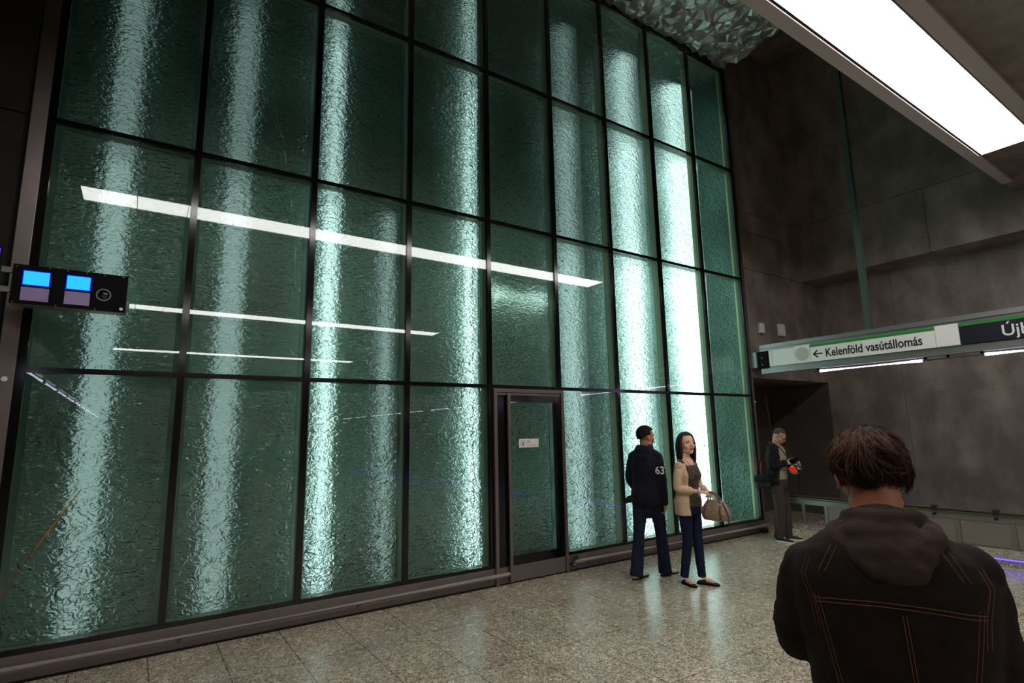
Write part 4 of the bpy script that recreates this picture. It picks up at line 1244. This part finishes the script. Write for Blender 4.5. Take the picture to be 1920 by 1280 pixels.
# ---- man in the navy hoodie, walking away towards the exit, head turned
def man_hoodie():
    root = empty('person', (6.06, -0.83, 0), math.radians(24 - 90))
    tag(root, 'man in a navy hoodie and dark jeans walking away along the glass wall, head turned', 'person')
    k = 1.035
    J = dict(lean=(0.0, 0.015), shL=(-0.165, 0.0, 1.372 * k), shR=(0.165, -0.01, 1.372 * k), elL=(-0.222, -0.02, 1.11 * k), elR=(0.222, -0.06, 1.10 * k), wrL=(-0.18, 0.14, 0.96 * k), wrR=(0.215, -0.01, 0.845 * k),
             hipL=(-0.092, 0, 0.93 * k), hipR=(0.092, 0.0, 0.93 * k), knL=(-0.112, -0.05, 0.49 * k), knR=(0.115, 0.09, 0.50 * k), anL=(-0.125, -0.175, 0.095), anR=(0.125, 0.145, 0.09), ftL=-0.2, ftR=-0.35)
    HM = head_matrix((0.015, 0.03, 1.598 * k), math.radians(-38), math.radians(2), 0.0, 1.10)
    hands = [dict(wrist=J['wrR'], d=(-0.05, 0.22, -1), nrm=(-1, -0.1, 0), thumb=(-0.2, 1, 0), curl=0.55, s=1.05), dict(wrist=J['wrL'], d=(0.3, 0.6, -0.6), nrm=(1, 0.1, 0), thumb=(0.2, 0.5, 1), curl=0.6, s=1.05)]
    b = person_body(root, J, k, HM, MM['skin_a'], hands=hands)
    face_details(HM, b, MM['lips_m'], MM['hair_dark'])
    # short dark hair
    hl = lambda d: d.z > -0.10 + (0.62 * max(0, d.y) if d.y > -0.15 else -0.50 * min(1, (-0.15 - d.y) * 1.6)) and not (d.y > 0.15 and d.z < 0.50)
    bm = hair_cap(HM, lambda d: 0.010 + 0.006 * max(0, d.z), hl, 2.0, 0.006, 22)
    hr = obj('hair', bm, MM['hair_dark'], root, True)
    roots = []
    for i in range(420):
        d = V((random.uniform(-1, 1), random.uniform(-1, 0.75), random.uniform(-0.1, 1))).normalized()
        if not hl(d): continue
        roots.append((d, (d.x * 0.4, 0.7, 0.5), random.uniform(0.014, 0.026), 0.35))
    hs = obj('hair_strands', strands(HM, roots, 0, 0.008, 0.0022, 3), MM['hair_dark'], hr, True); hs['kind'] = 'stuff'
    # hoodie
    bm = NB()
    s = torso_secs(k, 1.0, 1.06, J['lean'], 0.85, False, 0.016, 1.47)
    s = [(q[0], q[1], q[2] - (0.03 if q[2] > 1.3 * k else 0), q[3] * (0.90 if q[2] > 1.34 * k else 1), q[4]) for q in s]
    s = [(0.0, -0.01, 0.83 * k, s[0][3] * 0.97, s[0][4] * 0.97)] + s
    s = [(s[0][0], s[0][1], 0.83 * k, s[0][3] * 0.98, s[0][4] * 0.98)] + s[1:]
    rings_loft(bm, s)
    for q in ('L', 'R'):
        e = 0.98
        sleeve(bm, V(J['sh' + q]) + V((0, 0, -0.004)), J['el' + q], J['wr' + q], 0.057, 0.053, 0.044, e)
        ell(bm, V(J['wr' + q]).lerp(V(J['el' + q]), 0.05), (0.043, 0.043, 0.03))
        limb(bm, [(0.06 if q == 'R' else -0.06, -0.01, 1.440 * k), V(J['sh' + q]) + V((0, 0, 0.006))], [0.048, 0.050])
    ell(bm, (0, -0.012, 1.435 * k), (0.115, 0.080, 0.045))
    hd = solid('hoodie', bm, MM['navy_knit'], root, 0.009, 5, fold_fn(0.007, 7, 7, 11, 3.1))
    bm = NB()
    ell(bm, (0, -0.072, 1.440 * k), (0.108, 0.062, 0.078)); ell(bm, (0.0, -0.108, 1.365 * k), (0.080, 0.038, 0.065))
    for q in (-1, 1): ell(bm, (q * 0.070, -0.005, 1.475 * k), (0.040, 0.082, 0.040))
    obj_ = solid('hood', bm, MM['navy_knit'], hd, 0.008, 5, fold_fn(0.008, 10, 10, 16, 1.3))
    bm = NB()
    tube(bm, [(-0.12, -0.09, 0.90 * k), (-0.20, -0.12, 0.875 * k), (-0.25, -0.14, 0.845 * k)], [(0.05, 0.014), (0.045, 0.012), (0.02, 0.008)], 12, flat=(0, 0.3, 1))
    solid('hem_flap', bm, MM['dark_cloth'], hd, 0.007, 3)
    # number on the sleeve
    bt = bvh_of(hd)
    bm = text_bm('63', 0.125, 'CENTER', 0, 0.0022)
    bmesh.ops.triangulate(bm, faces=bm.faces[:]); bmesh.ops.subdivide_edges(bm, edges=bm.edges[:], cuts=1)
    shp, elp = V(J['shR']), V(J['elR'])
    cen = shp.lerp(elp, 0.58) + V((-0.012, 0, 0))
    up = V((0, 0, 1))
    outd = V((0.33, -0.94, 0)).normalized()
    right = up.cross(outd)
    xform(bm, Matrix.Diagonal((0.90, 1.0, 1, 1)))
    for v in bm.verts:
        p = cen + right * v.co.x + up * v.co.y + outd * 0.2
        h = bt.ray_cast(p, -outd)
        v.co = (h[0] + outd * 0.004) if h[0] is not None else (cen + right * v.co.x + up * v.co.y + outd * 0.07)
    obj('number_print', bm, M['white'], hd)
    tr = trousers('jeans', root, J, k, MM['denim'], 0.100, 0.068, 0.080, J['lean'], 0.035, 0.97, crotch=0.755, folds=fold_fn(0.006, 9, 9, 13, 0.4))
    shoe(root, 'shoe', (J['anL'][0], J['anL'][1] + 0.035), -0.2, (MM['pale_leather'], M['rubber']), 0.30, 0.10, stripes=MM['rust'])
    shoe(root, 'shoe', (J['anR'][0], J['anR'][1] + 0.035), -0.35, (MM['pale_leather'], M['rubber']), 0.30, 0.10, stripes=MM['rust'])
    return root
man_hoodie()

# ---- woman with the handbag
def woman():
    loc, rz = (6.20, -1.335, 0), math.radians(274 - 90)
    root = empty('person', loc, rz)
    tag(root, 'dark-haired woman in a beige cardigan and navy jeans holding a taupe handbag', 'person')
    k = 0.975
    J = dict(lean=(0.0, -0.005), shL=(-0.150, 0.0, 1.360 * k), shR=(0.150, 0.0, 1.360 * k), elL=(-0.195, 0.02, 1.09 * k), elR=(0.190, -0.02, 1.085 * k), wrL=(-0.065, 0.215, 1.065 * k), wrR=(0.062, 0.190, 1.070 * k),
             hipL=(-0.085, 0, 0.92 * k), hipR=(0.085, 0.0, 0.92 * k), knL=(-0.075, 0.035, 0.49 * k), knR=(0.07, 0.0, 0.49 * k), anL=(-0.075, 0.07, 0.085), anR=(0.07, -0.065, 0.085), ftL=0.35, ftR=-0.30)
    HM = head_matrix((-0.01, 0.018, 1.610 * k), math.radians(-22), math.radians(-4), 0.0, 1.09)
    hands = [dict(wrist=J['wrR'], d=(-0.35, 0.95, -0.12), nrm=(-0.5, -0.1, -1), thumb=(-1, 0.0, 0.3), curl=0.95, s=0.92, tcurl=0.6), dict(wrist=J['wrL'], d=(0.45, 0.85, -0.25), nrm=(0.3, 0.0, -1), thumb=(1, 0.1, 0.4), curl=0.95, s=0.9, tcurl=0.6)]
    b = person_body(root, J, k, HM, MM['skin_w'], True, hands, 0.006)
    face_details(HM, b, MM['lips'], MM['hair_black'])
    # shoulder-length black hair
    bm = NB()
    hl = lambda d: (d.z > 0.0 and d.y < 0.10) or d.y < -0.30 or (d.z > 0.68 - 0.10 * abs(d.x)) or (abs(d.x) > 0.80 and d.y < 0.22 and d.z > -0.3) or (d.z > 0.2 and abs(d.x) > 0.55 and d.y < 0.52)
    cap = hair_cap(HM, lambda d: 0.015 + 0.004 * d.z, hl, 5.0, 0.003, 20, inner=-0.01)
    tmp = bpy.data.meshes.new('h'); cap.to_mesh(tmp); cap.free(); bm.from_mesh(tmp); bpy.data.meshes.remove(tmp)
    for i in range(17):
        a = math.radians(180 + 212 * (i / 16 - 0.5) + 90)    # around the back from side to side
        cx, sy = math.cos(a), math.sin(a)
        w = 0.021
        drop = 0.235 if abs(i - 8) < 6 else 0.21
        pts = [HM @ V((cx * 0.030, -0.014 + sy * 0.040, 0.108)), HM @ V((cx * 0.066, -0.014 + sy * 0.080, 0.088)), HM @ V((cx * 0.083, -0.014 + sy * 0.100, 0.040)), HM @ V((cx * 0.089, -0.018 + sy * 0.104, -0.03)), HM @ V((cx * 0.088, -0.022 + sy * 0.100, -0.11)),
               HM @ V((cx * 0.090 + random.uniform(-.006, .006), -0.026 + sy * 0.092, -drop + random.uniform(-.015, .012)))]
        tube(bm, pts, [0.010, w * 0.8, w * 0.95, w * 1.05, w, 0.009], 10)
    hr = solid('hair', bm, MM['hair_black'], root, 0.006, 7, fold_fn(0.004, 40, 40, 5, 2.2))
    # patterned top
    bm = NB()
    s = torso_secs(k, 1.0, 1.02, J['lean'], 0.88, True, 0.008, 1.41)
    s = [q if q[2] < 1.36 * k else (q[0], q[1] - 0.006, 1.375 * k, q[3] * 0.80, q[4] * 0.98) for q in s]
    rings_loft(bm, s)
    for q in (-1, 1): ell(bm, (q * 0.068, 0.082, 1.235 * k), (0.062, 0.055, 0.062))
    for q in (-1, 1): limb(bm, [(q * 0.095, 0.07, 1.34 * k), (q * 0.10, 0.0, 1.425 * k), (q * 0.095, -0.06, 1.36 * k)], [0.02, 0.02, 0.02])
    tp = solid('patterned_top', bm, MM['print'], root, 0.008, 4, fold_fn(0.004, 10, 10, 12, 6.0))
    # cardigan, open down the front
    bm = NB()
    s = [(q[0], q[1], q[2] - (0.022 if q[2] > 1.3 * k else 0), q[3], q[4]) for q in torso_secs(k, 1.0, 1.0, J['lean'], 0.80, True, 0.022, 1.44)]
    s = [(q[0], q[1], q[2] - (0.012 if i == 0 else 0), 0.181 if i == 0 else max(q[3], 0.152 if q[2] < 1.25 else 0), 0.136 if i == 0 else max(q[4], 0.118 if q[2] < 1.25 else 0)) for i, q in enumerate(s)]
    g0 = [0.66, 0.66, 0.68, 0.76, 0.84, 0.84, 0.80, 0.76, 0.9, 0.9]
    open_shell(bm, s, g0[:len(s)], 0.024)
    for q in ('L', 'R'):
        sleeve(bm, V(J['sh' + q]), J['el' + q], J['wr' + q], 0.050, 0.048, 0.042, 0.60)
    cd = solid('cardigan', bm, MM['beige_knit'], root, 0.0085, 4, fold_fn(0.006, 9, 9, 9, 8.3))
    # necklace and wrist band
    bm = NB()
    bt = bvh_of(b)
    for i in range(19):
        t = i / 18 - 0.5
        p = V((t * 0.17, 0.4, (1.445 - 0.105 * math.cos(t * PI)) * k))
        h = bt.ray_cast(p, V((0, -1, 0)))
        if h[0] is not None: ell(bm, h[0] + V((0, 0.004, 0)), (0.0055,) * 3 if i != 9 else (0.010, 0.006, 0.014), u=8, v=6)
    obj('necklace', bm, MM['bead'], root, True)
    wv = (V(J['wrR']) - V(J['elR'])).normalized(); a, c = frame_of(wv)
    bm = NB(); cc = V(J['wrR']) + wv * 0.004
    ring = [cc + (a * math.cos(t) + c * math.sin(t)) * 0.036 for t in [2 * PI * i / 24 for i in range(25)]]
    tube(bm, ring, [0.012 + 0.003 * math.sin(i * 2.2) for i in range(25)], 8)
    obj('wrist_band', bm, M['white'], root, True)
    trousers('jeans', root, J, k, MM['denim_navy'], 0.088, 0.056, 0.045, J['lean'], 0.075, 0.96, True, 0.006, fold_fn(0.004, 9, 9, 16, 1.4))
    for q, f in (('L', 0.35), ('R', -0.30)):
        shoe(root, 'ballet_flat', (J['an' + q][0], J['an' + q][1] + 0.008), f, (M['rubber'], M['dark_plastic']), 0.245, 0.082, True)
    # handbag
    bag = empty('handbag', loc, rz)
    tag(bag, 'slouchy taupe leather handbag with two handles, held by the woman', 'bag')
    bm = NB()
    bc = V((-0.015, 0.335, 0.0))
    secs = []
    for z, ry, rx in ((0.735, 0.125, 0.060), (0.748, 0.158, 0.080), (0.80, 0.172, 0.088), (0.86, 0.160, 0.074), (0.915, 0.128, 0.044), (0.945, 0.098, 0.022), (0.953, 0.085, 0.012)):
        secs.append((bc.x, bc.y, z, rx, ry))
    rings_loft(bm, secs, 32, 2.6)
    bb = solid('bag_body', bm, MM['taupe'], bag, 0.008, 3, fold_fn(0.009, 12, 12, 14, 4.4))
    bm = NB()
    ctr = V((0.0, 0.285, 1.045))
    for q in (-1, 1):
        pts = [bc + V((q * 0.028, -0.078, 0.90)), bc + V((q * 0.026, -0.070, 0.965)), V((bc.x + q * 0.016, ctr.y - 0.028, 1.022)), V((bc.x + q * 0.010, ctr.y + 0.012, 1.043)), V((bc.x + q * 0.016, ctr.y + 0.055, 1.020)), bc + V((q * 0.026, 0.070, 0.955)), bc + V((q * 0.030, 0.084, 0.895))]
        P = []
        for i in range(len(pts) - 1):
            for j in range(4): P.append(pts[i].lerp(pts[i + 1], j / 4))
        P.append(pts[-1])
        tt = NB(); tube(tt, P, 0.0075, 10)
        obj('handle', tt, MM['taupe_dark'], bag, True)
    bt = bvh_of(bb)
    bm = NB()
    for side in (-1, 1):
        for (y0, z0, y1, z1) in ((-0.10, 0.755, -0.085, 0.90), (0.10, 0.755, 0.085, 0.90)):
            P = []
            for i in range(9):
                t = i / 8
                h = bt.ray_cast(V((bc.x + side * 0.3, bc.y + y0 * (1 - t) + y1 * t, z0 * (1 - t) + z1 * t)), V((-side, 0, 0)))
                if h[0] is not None: P.append(h[0])
            if len(P) > 2: tube(bm, P, (0.018, 0.004), 8, flat=(0, 1, 0)) if False else tube(bm, P, [(0.017, 0.004)] * len(P), 8, flat=(0, 1, 0))
    each('strap_patch', bm, MM['taupe_dark'], bag)
    bm = NB(); tube(bm, [bc + V((0.0, -0.085, 0.952)), bc + V((0, 0.085, 0.952))], 0.005, 8)
    obj('zip', bm, MM['taupe_dark'], bag, True)
    bm = NB()
    tube(bm, [bc + V((0.02, 0.10, 0.93)), bc + V((0.045, 0.15, 0.87)), bc + V((0.05, 0.185, 0.79)), bc + V((0.05, 0.178, 0.725))], [(0.012, 0.003)] * 4, 8, flat=(0, 1, 0))
    obj('loose_strap', bm, MM['taupe_dark'], bag, True)
    return root
woman()

# ---- photographer looking down at his camera
def photographer():
    loc, rz = (9.33, -0.60, 0), math.radians(280 - 90)
    root = empty('person', loc, rz)
    tag(root, 'man in a dark open jacket and grey tee looking down at his camera', 'person')
    k = 0.995
    J = dict(lean=(0.0, 0.01), shL=(-0.18, 0.01, 1.42 * k), shR=(0.18, 0.01, 1.42 * k), elL=(-0.225, 0.0, 1.135 * k), elR=(0.225, -0.01, 1.135 * k), wrL=(-0.075, 0.190, 1.195 * k), wrR=(0.085, 0.180, 1.205 * k),
             hipL=(-0.09, 0, 0.93 * k), hipR=(0.09, 0.0, 0.93 * k), knL=(-0.10, 0.03, 0.50 * k), knR=(0.10, 0.025, 0.50 * k), anL=(-0.115, 0.02, 0.09), anR=(0.115, -0.01, 0.09), ftL=0.25, ftR=-0.2)
    HM = head_matrix((0.0, 0.075, 1.615 * k), math.radians(0), math.radians(36))
    hands = [dict(wrist=J['wrR'], d=(-0.55, 0.85, 0.05), nrm=(-1, -0.35, 0.0), thumb=(-0.2, -0.2, 1), curl=0.75, s=1.0), dict(wrist=J['wrL'], d=(0.55, 0.85, -0.25), nrm=(0.6, -0.2, 0.8), thumb=(-0.1, -0.2, 1), curl=0.75, s=1.0)]
    b = person_body(root, J, k, HM, MM['skin_p'], hands=hands)
    face_details(HM, b, MM['lips_m'], MM['hair_buzz'], glasses=True)
    hl = lambda d: d.z > -0.05 + (0.60 * max(0, d.y) if d.y > -0.2 else -0.45 * min(1, (-0.2 - d.y) * 1.6)) and not (d.y > 0.2 and d.z < 0.52)
    obj('hair', hair_cap(HM, 0.004, hl, 1.0, 0.0015, 30), MM['hair_buzz'], root, True)
    bm = NB()
    s = torso_secs(k, 1.0, 1.04, J['lean'], 0.88, False, 0.012, 1.48)
    rings_loft(bm, s)
    for q in ('L', 'R'): limb(bm, [J['sh' + q], V(J['sh' + q]).lerp(V(J['el' + q]), 0.5)], [0.056, 0.050])
    solid('tee', bm, MM['olive_tee'], root, 0.010, 4, fold_fn(0.006, 9, 9, 12, 2.0))
    bm = NB()
    s = torso_secs(k, 1.06, 1.10, J['lean'], 0.80, False, 0.034, 1.47)
    g0 = [1.05, 1.02, 1.0, 0.98, 0.95, 0.9, 0.8, 0.75, 0.7, 0.7]
    open_shell(bm, s, g0[:len(s)], 0.028)
    for q in ('L', 'R'): sleeve(bm, J['sh' + q], J['el' + q], J['wr' + q], 0.070, 0.064, 0.050, 0.86)
    for q in (-1, 1): limb(bm, [(q * 0.05, 0.075, 1.43 * k), (q * 0.085, 0.0, 1.485 * k), (0.0, -0.075, 1.50 * k)], [0.022, 0.026, 0.028])
    solid('jacket', bm, MM['dark_cloth'], root, 0.010, 4, fold_fn(0.010, 8, 8, 10, 7.0))
    trousers('trousers', root, J, k, MM['brown_trouser'], 0.102, 0.080, 0.078, J['lean'], 0.045, 0.97, folds=fold_fn(0.010, 8, 8, 9, 5.0), add=0.022)
    for q, f in (('L', 0.25), ('R', -0.2)):
        shoe(root, 'sneaker', (J['an' + q][0], J['an' + q][1] + 0.01), f, (M['rubber'], M['white']), 0.295, 0.10, laces=M['white'])
    # camera held in both hands
    cm = empty('camera', loc, rz)
    tag(cm, 'black camera with a white-banded lens pointing down, held by the photographer', 'camera')
    C = Matrix.Translation((0.0, 0.262, 1.235 * k)) @ Matrix.Rotation(math.radians(-62), 4, 'X')
    bm = NB(); box(bm, -0.068, 0.068, -0.03, 0.03, -0.045, 0.045, bev=0.010); box(bm, -0.03, 0.03, -0.028, 0.035, 0.04, 0.068, bev=0.008); box(bm, 0.045, 0.074, -0.03, 0.048, -0.045, 0.042, bev=0.010)
    obj('camera_body', xform(bm, C), M['dark_plastic'], cm)
    bm = NB(); tube(bm, [(0, 0.03, 0), (0, 0.07, 0), (0, 0.072, 0), (0, 0.19, 0)], [0.034, 0.034, 0.037, 0.038], 24)
    ln = obj('lens', xform(bm, C), M['rubber'], cm, True)
    for y0, y1 in ((0.055, 0.082), (0.108, 0.150)):
        bm = NB(); tube(bm, [(0, y0, 0), (0, y1, 0)], 0.0435, 24)
        obj('lens_band', xform(bm, C), M['white'], ln, True)
    bm = NB(); tube(bm, [(0, 0.178, 0), (0, 0.205, 0)], 0.046, 24); obj('lens_hood', xform(bm, C), M['rubber'], ln, True)
    obj('screen', xform(bx(-0.04, 0.04, -0.033, -0.030, -0.03, 0.028), C), mat('camera_screen', rgb(40, 44, 52), 0.15), cm)
    P = [V((-0.07, 0.247, 1.26 * k)), V((-0.10, 0.18, 1.33 * k)), V((-0.105, 0.10, 1.45 * k)), V((-0.07, -0.05, 1.515 * k)), V((0, -0.105, 1.53 * k)), V((0.07, -0.05, 1.515 * k)), V((0.105, 0.10, 1.45 * k)), V((0.10, 0.18, 1.33 * k)), V((0.07, 0.247, 1.26 * k))]
    obj('neck_strap', tube(NB(), P, [(0.012, 0.003)] * 9, 8), M['rubber'], cm, True)
    # shoulder bag at his hip
    sb = empty('shoulder_bag', loc, rz)
    tag(sb, 'black padded shoulder bag hanging at the photographer\'s hip', 'bag')
    bm = NB(); rings_loft(bm, [(0.235, -0.155, z, rx, ry) for z, rx, ry in ((0.80, 0.065, 0.105), (0.83, 0.078, 0.120), (0.93, 0.082, 0.122), (0.985, 0.076, 0.112), (1.0, 0.055, 0.09))], 28, 3.2)
    sbb = solid('bag_body', bm, M['rubber'], sb, 0.009, 3, fold_fn(0.005, 12, 12, 12, 3.0))
    bm = NB(); rings_loft(bm, [(0.244, -0.153, z, rx, ry) for z, rx, ry in ((0.90, 0.080, 0.118), (0.93, 0.084, 0.122), (0.99, 0.080, 0.116), (1.012, 0.055, 0.09))], 28, 3.2)
    solid('flap', bm, MM['dark_cloth'], sb, 0.009, 3)
    bm = NB(); tube(bm, [(0.235, -0.235, 0.98), (0.17, -0.20, 1.22 * k), (0.06, -0.125, 1.44 * k), (-0.09, -0.02, 1.505 * k), (-0.10, 0.12, 1.40 * k), (0.02, 0.165, 1.22 * k), (0.21, 0.05, 1.03 * k), (0.245, -0.07, 0.98)], [(0.017, 0.004)] * 8, 8)
    obj('strap', bm, M['rubber'], sb, True)
    return root
photographer()

# ---- man in the foreground, seen from behind
def man_front():
    loc, rz = (2.385, -5.015, 0), math.radians(23.5 - 90)
    root = empty('person', loc, rz)
    tag(root, 'man close to the viewer seen from behind in a dark brown hooded denim jacket', 'person')
    k = 1.005
    J = dict(lean=(-0.012, 0.02), shL=(-0.180, 0.005, 1.378), shR=(0.155, 0.005, 1.400), elL=(-0.232, 0.03, 1.165), elR=(0.190, 0.02, 1.145), wrL=(-0.11, 0.235, 1.21), wrR=(0.10, 0.235, 1.21),
             hipL=(-0.09, 0, 0.93 * k), hipR=(0.09, 0.0, 0.93 * k), knL=(-0.11, 0.02, 0.50 * k), knR=(0.11, 0.02, 0.50 * k), anL=(-0.13, 0.0, 0.09), anR=(0.13, 0.0, 0.09), ftL=0.2, ftR=-0.2)
    HM = head_matrix((-0.018, 0.085, 1.606), math.radians(8), math.radians(16), math.radians(-3), 1.0)
    hands = [dict(wrist=J['wrR'], d=(-0.7, 0.65, 0.25), nrm=(-0.6, -0.7, 0), thumb=(0, -0.2, 1), curl=0.6), dict(wrist=J['wrL'], d=(0.7, 0.65, 0.25), nrm=(0.6, -0.7, 0), thumb=(0, -0.2, 1), curl=0.6)]
    b = person_body(root, J, k, HM, MM['skin_f'], hands=hands)
    face_details(HM, b, MM['lips_m'], MM['hair_brown'])
    # layered brown hair over the collar
    hl = lambda d: d.z > (-0.64 + 0.75 * max(0.0, abs(d.x) - 0.35) + 0.55 * max(0, d.y + 0.30)) and not (d.y > 0.2 and d.z < 0.50)
    hr = obj('hair', hair_cap(HM, lambda d: 0.010 + 0.004 * d.z, hl, 4.0, 0.006, 12), MM['hair_brown'], root, True)
    crown = V((0.15, -0.35, 0.92)).normalized()
    groups = ([], [])
    for i in range(5200):
        d = V((random.gauss(0, 1), random.gauss(-0.35, 0.9), random.gauss(0.25, 0.8)))
        if d.length < 0.2: continue
        d.normalize()
        if not hl(d): continue
        away = (d - crown * d.dot(crown))
        if away.length < 0.05: away = V((random.uniform(-1, 1), random.uniform(-1, 1), 0))
        away.normalize()
        sw = V((0.25 * math.sin(d.x * 5 + 1), 0, -0.55))
        ln = random.uniform(0.035, 0.085) * (0.7 if d.z < -0.2 else 1.0)
        groups[0 if random.random() < (0.82 if d.z < 0.3 else 0.5) else 1].append((d, away + sw * 0.7, ln, random.uniform(-0.10, 0.06)))  # more light strands near the crown, as a painted highlight
    hs = obj('hair_strands', strands(HM, groups[0], 0, 0.010, 0.0015, 7, jitter=0.32, field=26.0), MM['hair_brown'], hr, True); hs['kind'] = 'stuff'
    hs = obj('hair_strands', strands(HM, groups[1], 0, 0.012, 0.0013, 7, jitter=0.36, field=26.0), MM['hair_sheen'], hr, True); hs['kind'] = 'stuff'
    # flick of hair over the right ear and wisps at the nape
    rt = []
    for i in range(260):
        d = V((0.90 + random.uniform(-.08, .06), random.uniform(-0.42, 0.12), random.uniform(-0.25, 0.15))).normalized()
        rt.append((d, (0.42, -0.1, -1.0), random.uniform(0.045, 0.075), 0.22))
    for i in range(300):
        d = V((random.uniform(-0.75, 0.75), -0.75, random.uniform(-0.62, -0.35))).normalized()
        rt.append((d, (random.uniform(-0.7, 0.7), 0.0, -1.0), random.uniform(0.025, 0.045), 0.10))
    for i in range(420):
        d = V((random.uniform(-0.45, 0.55), random.uniform(-0.55, 0.45), 1)).normalized()
        up_ = 0.22 if i < 50 else -0.02
        rt.append((d, (random.uniform(-1, 1), random.uniform(-1.2, 0.4), 0.2), random.uniform(0.025, 0.05), up_))
    hs = obj('hair_strands', strands(HM, rt, 0, 0.010, 0.0013, 6, jitter=0.4, field=30.0), MM['hair_brown'], hr, True); hs['kind'] = 'stuff'
    # jacket
    bm = NB()
    s = torso_secs(k, 1.06, 1.14, J['lean'], 0.80, False, 0.026, 1.47)
    s = [(q[0], q[1] - 0.012, q[2], q[3] * (1.03 if q[2] > 1.1 else 1.06), q[4]) for q in s]
    rings_loft(bm, s, 36, 2.5)
    for q in ('L', 'R'):
        sleeve(bm, V(J['sh' + q]) + V((0, 0, -0.012)), J['el' + q], J['wr' + q], 0.071, 0.067, 0.050, 0.95)
    base = fold_fn(0.006, 6, 6, 9, 9.0, 0.0006)
    creases = fold_fn(0.009, 5, 5, 18, 2.0)
    def fn(co, n):
        a = base(co, n)
        if abs(co.x) > 0.24 or (abs(co.x) > 0.2 and co.z < 1.3): a += creases(co, n) * 0.9
        return a
    jk = solid('jacket', bm, MM['brown_denim'], root, 0.008, 5, fn)
    # seams: yoke, shoulder seams, back panel seams
    Y = (0, 1, 0)
    lines = []
    for dz in (0.0, -0.009):
        lines.append([(x * 0.01, -0.5, (1.315 + dz + 0.018 * math.cos(x * 0.01 * 8)) * k) for x in range(-17, 18)])
        for sg in (-1, 1):
            lines.append([(sg * (0.175 + dz * 0.9), -0.5, 1.415 * k), (sg * (0.192 + dz), -0.5, 1.37 * k), (sg * (0.176 + dz), -0.5, 1.315 * k), (sg * (0.168 + dz), -0.5, 1.25 * k)])
            lines.append([(sg * (0.165 + dz), -0.5, 1.33 * k), (sg * (0.125 + dz), -0.5, 1.10 * k), (sg * (0.10 + dz), -0.5, 0.85 * k)])
            lines.append([(sg * (0.118 + dz * 1.5), -0.5, 1.445 * k), (sg * (0.150 + dz * 1.5), -0.5, 1.385 * k)])
        lines.append([(0.02 + dz * 0.8, -0.5, 1.31 * k), (0.03 + dz * 0.8, -0.5, 1.1 * k), (0.03 + dz * 0.8, -0.5, 0.85 * k)])
    stitch('stitching', jk, lines, Y, MM['stitch'], 0.0009, 0.0003)
    # hood lying on the shoulders
    bm = NB()
    for (c, r) in (((-0.008, -0.014, 1.490), (0.088, 0.084, 0.056)), ((-0.008, -0.075, 1.468), (0.100, 0.048, 0.052)), ((0.004, -0.112, 1.430), (0.096, 0.034, 0.050)), ((0.016, -0.128, 1.405), (0.066, 0.026, 0.036))):
        ell(bm, V(c), r)
    for a, b_, c, d in (((-0.085, 0.085, 1.430), (-0.108, 0.01, 1.475), (-0.106, -0.07, 1.468), (-0.035, -0.135, 1.405)), ((0.075, 0.085, 1.440), (0.094, 0.01, 1.485), (0.094, -0.07, 1.472), (0.055, -0.130, 1.400))):
        limb(bm, [a, b_, c, d], [0.022, 0.026, 0.028, 0.020])
    limb(bm, [(-0.100, -0.055, 1.490), (-0.03, -0.128, 1.455), (0.060, -0.142, 1.415)], [0.016, 0.015, 0.010])
    limb(bm, [(0.088, -0.06, 1.492), (0.05, -0.128, 1.455), (0.01, -0.142, 1.412)], [0.016, 0.015, 0.010])
    limb(bm, [(-0.082, 0.0, 1.510), (-0.06, -0.055, 1.520), (0.0, -0.085, 1.518), (0.052, -0.055, 1.522), (0.074, 0.0, 1.512)], [0.018, 0.02, 0.022, 0.02, 0.018])
    solid('hood', bm, MM['brown_jersey'], jk, 0.006, 8, fold_fn(0.006, 10, 10, 16, 4.0))
    trousers('jeans', root, J, k, MM['denim'], 0.10, 0.075, 0.075, J['lean'], 0.03, 0.97, folds=fold_fn(0.006, 9, 9, 12, 0.4))
    for q, f in (('L', 0.2), ('R', -0.2)):
        shoe(root, 'shoe', (J['an' + q][0], J['an' + q][1] + 0.01), f, (MM['dark_cloth'], M['rubber']), 0.30, 0.10)
    return root
man_front()

# ------------------------------------------------------------------ light, camera, view
w = bpy.data.worlds.new('World'); sc.world = w; w.use_nodes = True
w.node_tree.nodes['Background'].inputs[0].default_value = (0.5, 0.5, 0.55, 1)
w.node_tree.nodes['Background'].inputs[1].default_value = 0.0

cam = bpy.data.cameras.new('Camera'); co = bpy.data.objects.new('Camera', cam); COL.objects.link(co)
cam.sensor_width = 36.0; cam.lens = 19.3666; cam.clip_start = 0.05; cam.clip_end = 100
yaw, pit, rol = 0.5977, 0.1641, -0.0193
F = V((math.sin(yaw) * math.cos(pit), math.cos(yaw) * math.cos(pit), math.sin(pit)))
Rr = V((math.cos(yaw), -math.sin(yaw), 0)); U = Rr.cross(F)
R2 = Rr * math.cos(rol) + U * math.sin(rol); U2 = -Rr * math.sin(rol) + U * math.cos(rol)
mw = Matrix(((R2.x, U2.x, -F.x, 0.7746), (R2.y, U2.y, -F.y, -5.7013), (R2.z, U2.z, -F.z, 1.7429), (0, 0, 0, 1)))
co.matrix_world = mw
sc.camera = co
sc.view_settings.view_transform = 'Standard'
sc.view_settings.look = 'None'
sc.view_settings.exposure = 0.0
sc.view_settings.gamma = 1.0
sc.view_settings.use_curve_mapping = False
cy = sc.cycles
cy.use_denoising = True
cy.max_bounces = 12; cy.transmission_bounces = 8; cy.transparent_max_bounces = 16; cy.diffuse_bounces = 4; cy.glossy_bounces = 5
cy.caustics_reflective = False; cy.caustics_refractive = True
cy.sample_clamp_indirect = 4.0
